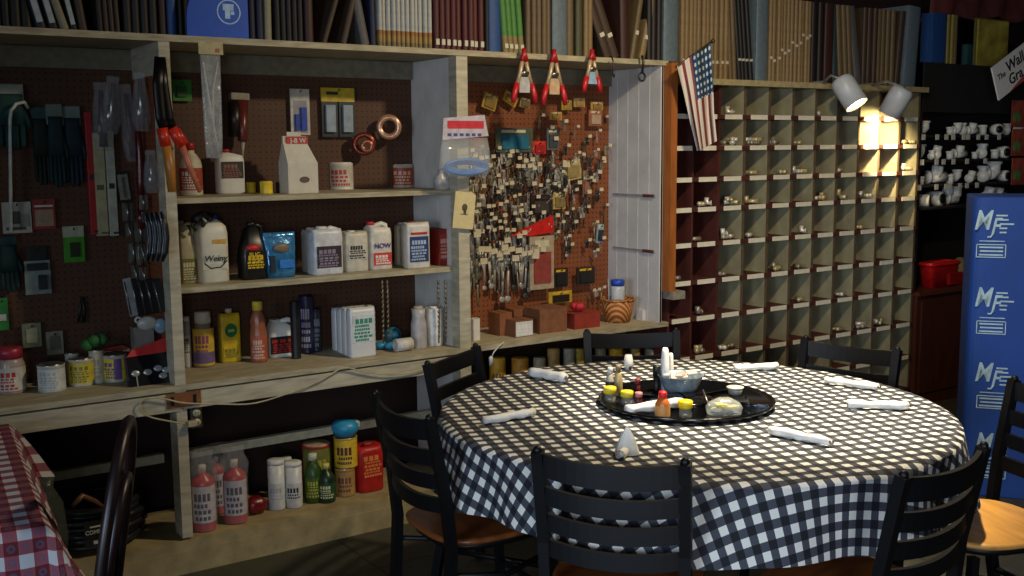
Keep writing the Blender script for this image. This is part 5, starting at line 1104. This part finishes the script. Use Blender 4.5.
def fold(a): return .5*math.sin(11*a+.6*math.sin(3*a))+.35*math.sin(19*a+2*math.sin(2*a))+.25*math.sin(5*a+1)
NS = 12
for j in range(1, NS+1):
    s = j/NS; 
    for i in range(NA):
        a = 2*PI*i/NA; D_ = dropf(a); sl = s*D_
        if sl < .02: rr_ = TR-.01+.022*math.sin(sl/.02*PI/2); z = .756-.01*(1-math.cos(sl/.02*PI/2))
        else:
            q = (sl-.02)/(D_-.02); hug = max(math.exp(-((a-math.radians(c0))/.3)**2) for c0 in (3, 63, 116.5, 363)); rr_ = TR+.012+(.035*q+.034*q**.8*fold(a))*(1-hug); z = .746-(sl-.02)*.98
        vs.append((rr_*math.cos(a), rr_*math.sin(a), z)); fl = TR-.01+sl; m.uv.append((fl*math.cos(a-crot)+3, fl*math.sin(a-crot)+3))
nr = len(rings)+NS
m.add(vs, [(j*NA+i, j*NA+(i+1) % NA, (j+1)*NA+(i+1) % NA, (j+1)*NA+i) for j in range(nr-1) for i in range(NA)], 0, True)
m.add([(0, 0, .756)], [], 0); ci = len(m.v)-1; m.uv.append((3, 3))
for i in range(NA): m.f.append([ci, i, (i+1) % NA]); m.m.append(0); m.sm.append(True)
o = single('tablecloth', m, GING, 'black and white checked cloth draped over the round table', 'tablecloth', (TC.x, TC.y, 0))
ZC = .757
# tray
Pt = PZ(686, 398, ZC+.02); RT = (PZ(775, 406, ZC+.02)-PZ(597, 396, ZC+.02)).length/2
TRM = mat('08080a', .15)
t = thing('condiment_tray', 'round black divided tray in the middle of the checked cloth', 'tray', (Pt.x, Pt.y, ZC+.001), (0, 0, math.radians(20)))
m = MB(); m.lathe([(.001, .0), (RT*.9, 0), (RT*.97, .004), (RT, .02), (RT*.985, .022), (RT*.95, .008), (.001, .008)], 56); obj('base', m, TRM, t)
for a in (-56, 4, 64, 124): 
    m = MB(); a = math.radians(a-20); M = Rz(a); m.box(.0, RT*.93, -.004, .004, .008, .02, 0, M); obj('divider', m, TRM, t)
m = MB(); m.lathe([(.001, .02), (.09, .02), (.095, .018), (.095, .008)], 32); obj('centre_cup', m, TRM, t)
ZTy = ZC+.0095
def onz(x, y, z): return PZ(x, y, z)
def small(x0, y0, x1, y1, z):
    P = PZ((x0+x1)/2, y1-1, z); k = depth(P); d = (x1-x0)/F*k; h = (y1-y0)/F*k*1.02; return P+Vector((.56, .83, 0))*(d/2), d, h
def tbottle(bb, z, label, name, cat, body, cap, lab=None, shape='shaker'):
    P, d, h = small(*bb, z); r = d/2; P.z = z
    t = thing(name, label, cat, P, (0, 0, math.radians(-34)))
    ch = .42 if shape == 'shaker' else .22
    m = MB()
    if shape == 'shaker': m.lathe([(.001, 0), (r*.85, 0), (r*.9, h*.05), (r*.8, h*(1-ch)), (.001, h*(1-ch))], 16)
    else: m.lathe([(.001, 0), (r*.95, 0), (r, h*.04), (r, h*.55), (r*.7, h*.7), (r*.45, h*(1-ch)), (.001, h*(1-ch))], 16)
    obj('body', m, body, t)
    m = MB(); rc = r if shape == 'shaker' else r*.6; m.lathe([(.001, h*(1-ch)), (rc, h*(1-ch)), (rc, h*.94), (rc*.85, h), (.001, h)], 16); obj('cap', m, cap, t)
    if lab: m = MB(); arclabel(m, r, h*.1, h*.5, a0=-PI, a1=0, rad=1.03); obj('label', m, lab, t)
    return t
GL = mat('8c8878', .15, alpha=.6); YC2 = mat('e0c828', .4)
tbottle((604, 389, 617, 404), ZTy, 'glass shaker with yellow cap in front of the white and tan bottles', 'shaker', 'shaker', GL, YC2)
tbottle((621, 393, 634, 407), ZTy, 'glass shaker with yellow cap, second from the left rim of the tray', 'shaker', 'shaker', GL, YC2)
tbottle((679, 403, 694, 420), ZTy, 'glass shaker with yellow cap right of the red-capped bottle', 'shaker', 'shaker', GL, mat('ecc810', .4))
tbottle((606, 369, 615, 397), ZTy, 'small white-capped bottle with black label at the left of the tray', 'bottle', 'bottle', mat('a8a090', .4), WHITEB, mat('201c1c', .5), 'b')
tbottle((614, 367, 623, 397), ZTy, 'tall tan glass bottle in the tray', 'bottle', 'bottle', mat('a08c5c', .3), mat('7c7050', .4), None, 'b')
tbottle((656, 394, 671, 421), ZTy, 'orange hot-sauce bottle with red cap', 'bottle', 'bottle', mat('b86428', .3), mat('c41820', .4), mat('c88c48', .5), 'b')
tbottle((653, 367, 661, 393), ZTy, 'slim black pepper mill beside the rolled napkins', 'pepper_mill', 'mill', BLACK, BLACK, None, 'shaker')
tbottle((635, 380, 641, 392), ZTy, 'little dark red packet cup inside the tray', 'packet_cup', 'cup', mat('5c1414', .5), mat('8c3c34', .5))
tbottle((635, 394, 643, 405), ZTy, 'tiny red-topped shaker between yellow cap and wrapped cutlery', 'shaker', 'shaker', mat('6c2420', .4), mat('c08078', .4))
# bowl
P, d, h = small(661, 374, 707, 398, ZTy); r = d/2; P = Vector((P.x, P.y, ZTy)); hb = .06
t = thing('metal_bowl', 'galvanised metal bowl of wrapped items on the tray', 'bowl', P)
m = MB(); m.lathe([(.001, 0), (r*.62, 0), (r*.8, hb*.4), (r, hb), (r*1.03, hb+.003), (r*.97, hb), (r*.77, hb*.4), (r*.6, .004), (.001, .004)], 32); obj('body', m, mat('8c9ca6', .4, .3, var=.5, scale=40), t)
for i in range(9):
    a = rnd.uniform(0, 6.3); q = rnd.uniform(0, r*.6); m = MB(); M = T(P.x+q*math.cos(a), P.y+q*math.sin(a), ZTy+hb*.72+rnd.uniform(0, .02)) @ Rz(a) @ Rx(rnd.uniform(-.6, .6)); m.box(-.02, .02, -.012, .012, 0, .008, 0, M, bev=.002)
    single('wrapped_candy', m, mat(rnd.choice(['c8b8a8', 'a88c84', 'b8a8a0', '8c5c4c']), .3), 'small wrapped sweet heaped in the metal bowl', 'sweet', group='wrapped sweets in the bowl')
def roll(xa, ya, xb, yb, label, z=ZC, r=.0145, Y=None):
    A = PZ(xa, ya, z+r); Bq = PZ(xb, yb, z+r); d = Bq-A; L = d.length
    t = thing('napkin_roll', label, 'napkin', (A.x, A.y, z+.001), (0, 0, math.atan2(d.y, d.x)))
    m = MB(); rr = [r*rnd.uniform(.72, 1.08) for k in range(9)]; m.tube([(L*k/8, .004*math.sin(k*1.7+xa), r) for k in range(9)], rr, 12)
    m.tube([(L*.03, 0, r*1.15), (L*.97, 0, r*1.1)], r*.55, 8); obj('napkin', m, mat('d8d8d4', .7, var=.06, bump=.5, scale=60), t)
    m = MB(); m.tube([(L*.99, 0, r), (L*1.06, 0, r)], [r*.45, r*.3], 8); obj('cutlery_end', m, METAL, t)
roll(531, 372, 566, 378, 'white napkin roll at the left back of the round table', r=.02)
roll(484, 421, 534, 412, 'white napkin roll at the left edge of the round table')
roll(735, 368, 777, 366, 'flat white napkin roll at the far side beyond the tray')
roll(826, 380, 878, 387, 'white napkin roll near the far right chair')
roll(848, 404, 908, 406, 'long white napkin roll on the right of the round table')
roll(770, 430, 830, 442, 'white napkin roll nearest the front right chair')
roll(627, 410, 682, 402, 'white wrapped cutlery roll lying inside the tray', z=ZTy, r=.017)
# upright napkins
def upright(bb, z, label, s=1):
    P, d, h = small(*bb, z); t = thing('napkin_roll', label, 'napkin', (P.x, P.y, z+.001)); r = d/2
    m = MB(); m.loft([(0, r*.95, r*.8), (h*.5, r, r*.9), (h*.9, r*.8, r*.7), (h, r*.5, r*.5)], 2.4, 14); obj('napkin', m, mat('d8d8d4', .7, var=.06, bump=.5, scale=60), t)
    m = MB(); m.lathe([(r*1.02, h*.3), (r*1.02, h*.4)], 14); obj('paper_band', m, mat('b8b8b8', .6), t)
upright((661, 350, 670, 392), ZTy, 'tall upright napkin roll beside the pepper mill')
upright((668, 355, 674, 388), ZTy, 'thinner upright napkin roll touching the tall one')
P, d, h = small(624, 357, 634, 371, ZC); t = thing('creamer', 'tiny white jug standing beyond the tray', 'jug', (P.x, P.y, ZC+.001)); m = MB(); m.lathe([(.001, 0), (d*.4, 0), (d*.5, h*.5), (d*.35, h), (.001, h)], 14); obj('body', m, WHITEP, t); m = MB(); m.tube([(-d*.2, -d*.35, h*.05), (.0, -d*.45, h*.2)], .006, 6); obj('foot', m, BLACK, t)
# crumpled paper cone napkin in front
P = PZ(629, 456, ZC); t = thing('folded_napkin', 'standing folded white napkin in front of the tray', 'napkin', (P.x+.01, P.y+.02, ZC+.001), (0, 0, -.5))
m = MB(); a = .036
m.loft([(0, a, a*.8), (.015, a*.9, a*.7), (.045, a*.6, a*.45), (.075, a*.14, a*.1)], 2.6, 9, smooth=False); m.tube([(-.01, -.02, .012), (-.03, -.05, .010)], [.013, .016], 9, caps=False); obj('napkin', m, mat('ece8dc', .75, bump=.6, scale=50, var=.06), t)
# bag of yellow packets, white lid
P = PZ(724, 414, ZTy); t = thing('packet_bag', 'clear bag of yellow packets at the front of the tray', 'bag', (P.x+.01, P.y+.01, ZTy), (0, 0, -.55))
m = MB(); m.loft([(0, .055, .035), (.02, .06, .035), (.035, .05, .028), (.05, .02, .012)], 3, 22); obj('plastic_bag', m, CLEAR2, t)
m = MB(); [m.box(-.02, .02, -.013, .013, 0, .006, 0, T(rnd.uniform(-.028, .028), rnd.uniform(-.014, .014), .004+.004*i) @ Rz(rnd.uniform(0, 3))) for i in range(7)]; obj('packets', m, mat('d0c058', .5), t)
P = PZ(735, 394, ZTy); t = thing('dip_cup', 'small white-lidded round cup at the back right of the tray', 'cup', (P.x, P.y, ZTy)); m = MB(); m.lathe([(.001, 0), (.022, 0), (.027, .022), (.001, .022)], 20); obj('body', m, mat('8c8c80', .4), t); m = MB(); m.lathe([(.001, .022), (.03, .022), (.03, .026), (.001, .027)], 24); obj('lid', m, mat('c8c8bc', .4), t)
m = MB(); a = PZ(703, 390, ZTy+.05); c_ = PZ(709, 406, ZTy+.012); m.tube([a, c_], .0025, 6); m.sphere(tuple(c_), .007, seg=8); single('spoon', m, METAL, 'thin spoon leaning from the metal bowl over the tray', 'spoon')

# ------------------------------------------------------------------ chairs
SEATW = mat('74401e', .35, var=.35, scale=6, stretch=(1, 5, 1)); SEATY = mat('c08c44', .4, var=.25, scale=6, stretch=(1, 5, 1))
def make_chair(label, seatm):
    """faces local +Y; back posts at y=-.19"""
    t = thing('dining_chair', label, 'chair'); W = .185
    m = MB(); m.loft([(.445, .185, .19), (.452, .198, .203), (.462, .2, .205), (.467, .19, .195)], 3.2, 36); obj('seat', m, seatm, t)
    m = MB(); m.loft([(.425, .175, .18), (.445, .175, .18)], 3.2, 32, caps=True); obj('seat_frame', m, BLACKM, t)
    for s in (-1, 1):
        m = MB(); m.tube([(s*W, -.25, 0), (s*W, -.20, .25), (s*W, -.19, .45), (s*W, -.205, .6), (s*(W+.003), -.25, .83), (s*(W+.003), -.256, .855)], .021, 4); m.sphere((s*(W+.003), -.256, .857), .012, seg=8); obj('rear_leg', m, BLACKM, t)
        m = MB(); m.tube([(s*.165, .17, .43), (s*.17, .18, .25), (s*.18, .20, 0)], .018, 4); obj('front_leg', m, BLACKM, t)
        m = MB(); m.tube([(s*.18, .19, .17), (s*W, -.215, .17)], .011, 6); obj('side_stretcher', m, BLACKM, t)
        m = MB(); m.tube([(s*.17, .17, .37), (s*.18, 0, .33), (s*W, -.19, .37)], .009, 6); obj('side_brace', m, BLACKM, t)
    m = MB(); m.tube([(-.175, .185, .22), (.175, .185, .22)], .011, 6); obj('front_stretcher', m, BLACKM, t)
    m = MB(); m.tube([(-W, -.205, .22), (W, -.205, .22)], .011, 6); obj('rear_stretcher', m, BLACKM, t)
    for k, (z, hh) in enumerate(((.82, .06), (.735, .048), (.66, .046), (.585, .046))):
        m = MB(); yb = -.205-(z-.6)*.2; n = 14; vs = []
        for i in range(n+1):
            xx = -W+2*W*i/n; cy = yb-.035*(1-(xx/W)**2); dz = -.012*(1-(xx/W)**2)
            vs += [(xx, cy-.007, z-hh/2+dz), (xx, cy+.007, z-hh/2+dz), (xx, cy+.007, z+hh/2+dz), (xx, cy-.007, z+hh/2+dz)]
        m.add(vs, [(4*i+j, 4*i+(j+1) % 4, 4*i+4+(j+1) % 4, 4*i+4+j) for i in range(n) for j in range(4)]+[(0, 3, 2, 1), (4*n, 4*n+1, 4*n+2, 4*n+3)], 0); obj('slat', m, BLACKM, t)
    return t
def put(c, deg, dist, turn=0, label=None):
    """seat at angle deg round the table, back post line at dist from its centre"""
    a = math.radians(deg); dd = dist-.25
    c.location = (TC.x+dd*math.cos(a), TC.y+dd*math.sin(a), 0); c.rotation_euler = (0, 0, a+PI/2+math.radians(turn))
    if label: c['label'] = label
    c['group'] = 'chairs round the checked table'
ch0 = make_chair('black ladder-back chair with brown seat, seen side-on left of the round table', SEATW)
put(ch0, 163, 1.0, 14)
c = dup(ch0); put(c, 213, .97, 5, 'black ladder-back chair seen squarely from behind in front of the round table')
c = dup(ch0); put(c, 257, 1.07, 18, 'black ladder-back chair at the front right, its back angled over the cloth')
c = dup(ch0); put(c, 63, .93, -4, 'black chair behind the round table below the wicker basket, only its top slat showing')
c = dup(ch0); put(c, 3, .93, 10, 'black chair at the far right of the round table in front of the pigeonholes')
c = dup(ch0); put(c, 116.5, .93, 4, 'black chair tucked behind the table beside the bench end')
chD = make_chair('black chair with light wooden seat at the right edge of the picture', SEATY); put(chD, 306, 1.16, 36)

# ------------------------------------------------------------------ red checked table and bentwood chair at left
RG = gingham('gingham_red', .062, 'b8bcc0', '8a4650', '5c1420', '44506c')
A = PZ(16, 436, .76); Bq = PZ(46, 516, .76)
ed = (Bq-A).normalized(); nrm = Vector((ed.y, -ed.x, 0))
if nrm.x > 0: nrm = -nrm
TL = 1.1; org = Bq+ed*.06
a_ = math.atan2(-ed.y, -ed.x)     # local x runs from near corner along the edge away
t = thing('square_table', 'small square table under the red checked cloth at the lower left', 'table', (org.x, org.y, 0), (0, 0, a_))
sg = 1 if (Matrix.Rotation(a_, 3, 'Z') @ Vector((0, 1, 0))).dot(nrm) > 0 else -1
def yb(y0, y1): return (min(sg*y0, sg*y1), max(sg*y0, sg*y1))
y0, y1 = yb(.01, .85); obj('table_top', B(.01, TL, y0, y1, .725, .752), mat('5c3c24', .5), t)
m = MB(); M = T(TL/2, sg*.45, 0); m.lathe([(.2, 0), (.2, .02), (.04, .06), (.04, .7), (.15, .725)], 24, M=M); obj('pedestal', m, BLACKM, t)
m = MB(); m.uv = []
NX, NY = 56, 48; dr = .2; vs = []
for j in range(NY+1):
    for i in range(NX+1):
        s = -dr+(TL+2*dr)*i/NX; q = -dr+(.85+2*dr)*j/NY
        ox = max(0, -s) if s < 0 else max(0, s-TL); oy = max(0, -q) if q < 0 else max(0, q-.85)
        xx = min(max(s, 0), TL); yy = min(max(q, 0), .85)
        dn = math.hypot(ox, oy)*.95; fx_ = .30*ox+.012*math.sin(q*26)*min(1, ox/.1); fy_ = .30*oy+.012*math.sin(s*24)*min(1, oy/.1)
        X = xx-fx_ if s < 0 else xx+.1*fx_; Yq = yy+(-1 if q < 0 else 1)*fy_
        if ox > 0 and oy > 0: X += (-.25 if s < 0 else 0)*ox; Yq += (-1 if q < 0 else 1)*.25*oy; dn = max(ox, oy)
        vs.append((X, sg*Yq, .756-dn)); m.uv.append((s+3, q+3))
m.add(vs, [(j*(NX+1)+i, j*(NX+1)+i+1, (j+1)*(NX+1)+i+1, (j+1)*(NX+1)+i) for j in range(NY) for i in range(NX)], 0, True)
o = single('tablecloth', m, RG, 'red and white checked cloth with small flowers at the lower left', 'tablecloth', (org.x, org.y, 0), (0, 0, a_))
# clear bag beyond the red table
P = PZ(33, 505, .3); m = MB(); m.loft([(0, .08, .09), (.1, .09, .09), (.22, .08, .07), (.28, .05, .05), (.33, .06, .03)], 3, 22); single('plastic_bag', m, mat('6c746a', .25, alpha=.35, bump=1), 'crinkled clear bag of greenish goods behind the red checked table', 'bag', (PY(32, 500, 4.1).x+.02, 4.085, ZF))
# bentwood chair, seen edge-on
P = PZ(115, 420, .90)
P = O+(P-O)*.92; P.z = 0
t = thing('bentwood_chair', 'dark red-brown bentwood chair seen edge-on beside the red checked table', 'chair', (P.x-.02, P.y, 0), (0, 0, math.radians(-22+180)))
BW = mat('1c0c0e', .4, var=.6, scale=25)
hz = PY(115, 418, P.y).z
m = MB(); W = .2
pts = []
for k in range(33):
    s = k/32*2*PI*.5
    pts.append((.0+.0, 0, 0))
# local: chair faces +X, back hoop in the YZ plane at x=0 leaning back
hoop = [(.10, -W, .0), (.06, -W, .3), (.03, -W, .47), (-.0, -W*1.0, .65)]+[(-.0-.05*math.sin(PI*k/16), -W*math.cos(PI*k/16), .65+(hz-.66)*math.sin(PI*k/16)) for k in range(1, 16)]+[(-.0, W, .65), (.03, W, .47), (.06, W, .3), (.10, W, 0)]
m.tube(hoop, .0145, 10); obj('back_hoop', m, BW, t)
inn = [(.02, -W*.6, .47), (0, -W*.6, .6)]+[(-.0-.04*math.sin(PI*k/12), -W*.6*math.cos(PI*k/12), .6+(hz-.75)*math.sin(PI*k/12)) for k in range(1, 12)]+[(0, W*.6, .6), (.02, W*.6, .47)]
m = MB(); m.tube(inn, .012, 8); obj('inner_hoop', m, BW, t)
m = MB(); m.loft([(.45, .19, .2, .2), (.46, .2, .21, .2), (.475, .2, .21, .2), (.48, .18, .19, .2)], 2.2, 32); obj('seat', m, BW, t)
for s in (-1, 1): m = MB(); m.tube([(.33, s*.14, .45), (.38, s*.17, 0)], [.018, .013], 8); obj('front_leg', m, BW, t)
m = MB(); m.tube([(.2+.15*math.cos(a), .15*math.sin(a), .22) for a in [2*PI*k/24 for k in range(25)]], .009, 6, caps=False); obj('leg_ring', m, BW, t)

# ------------------------------------------------------------------ lights, including added fill
def area(name, loc, size, power, col, target=None, shape='DISK', spread=None):
    l = bpy.data.lights.new(name, 'AREA'); l.shape = shape; l.size = size; l.energy = power; l.color = col
    if spread: l.spread = spread
    o = bpy.data.objects.new(name, l); C.objects.link(o); o.location = loc
    if target is not None: o.rotation_euler = (Vector(target)-Vector(loc)).to_track_quat('-Z', 'Y').to_euler()
    return o
area('ceiling_lamp_light', (3.0, 2.35, 2.75), .16, 42, (1, .82, .56), (3.1, 2.9, 0))
area('window_light', (-2.95, .2, 1.6), 1.6, 24, (.62, .78, 1), (2.2, 1.9, .5), 'DISK', math.radians(75))
area('drape_fill_light', (-1.2, -2.6, 1.7), 1.4, 15, (.80, .87, 1), (2.7, 1.8, .5), 'DISK', math.radians(62))  # added fill for the cloth drape; the front wall has no window
def spotl(name, loc, target, power, col, ang, blend=.4, size=.02):
    l = bpy.data.lights.new(name, 'SPOT'); l.energy = power; l.color = col; l.spot_size = math.radians(ang); l.spot_blend = blend; l.shadow_soft_size = size
    o = bpy.data.objects.new(name, l); C.objects.link(o); o.location = loc; o.rotation_euler = (Vector(target)-Vector(loc)).to_track_quat('-Z', 'Y').to_euler()
spotl('table_boost_spot', (2.9, 2.35, 2.7), (2.72, 2.45, .75), 330, (1, .88, .66), 46, .6, .06)  # added spot that brightens the table top beyond the ceiling lamp
mouth = Vector((Pl.x, 3.76, Pl.z))+Vector(d2).normalized()*.18
spotl('spot_lamp_light', mouth, (5.34, 4.1, 1.62), 85, (1, .78, .42), 80, .7)
w = bpy.data.worlds.new('world'); bpy.context.scene.world = w; w.use_nodes = True
w.node_tree.nodes['Background'].inputs[0].default_value = (.05, .06, .08, 1); w.node_tree.nodes['Background'].inputs[1].default_value = .3
vs_ = bpy.context.scene.view_settings
vs_.view_transform = 'Standard'; vs_.look = 'None'; vs_.gamma = 1; vs_.exposure = .2; vs_.use_curve_mapping = False
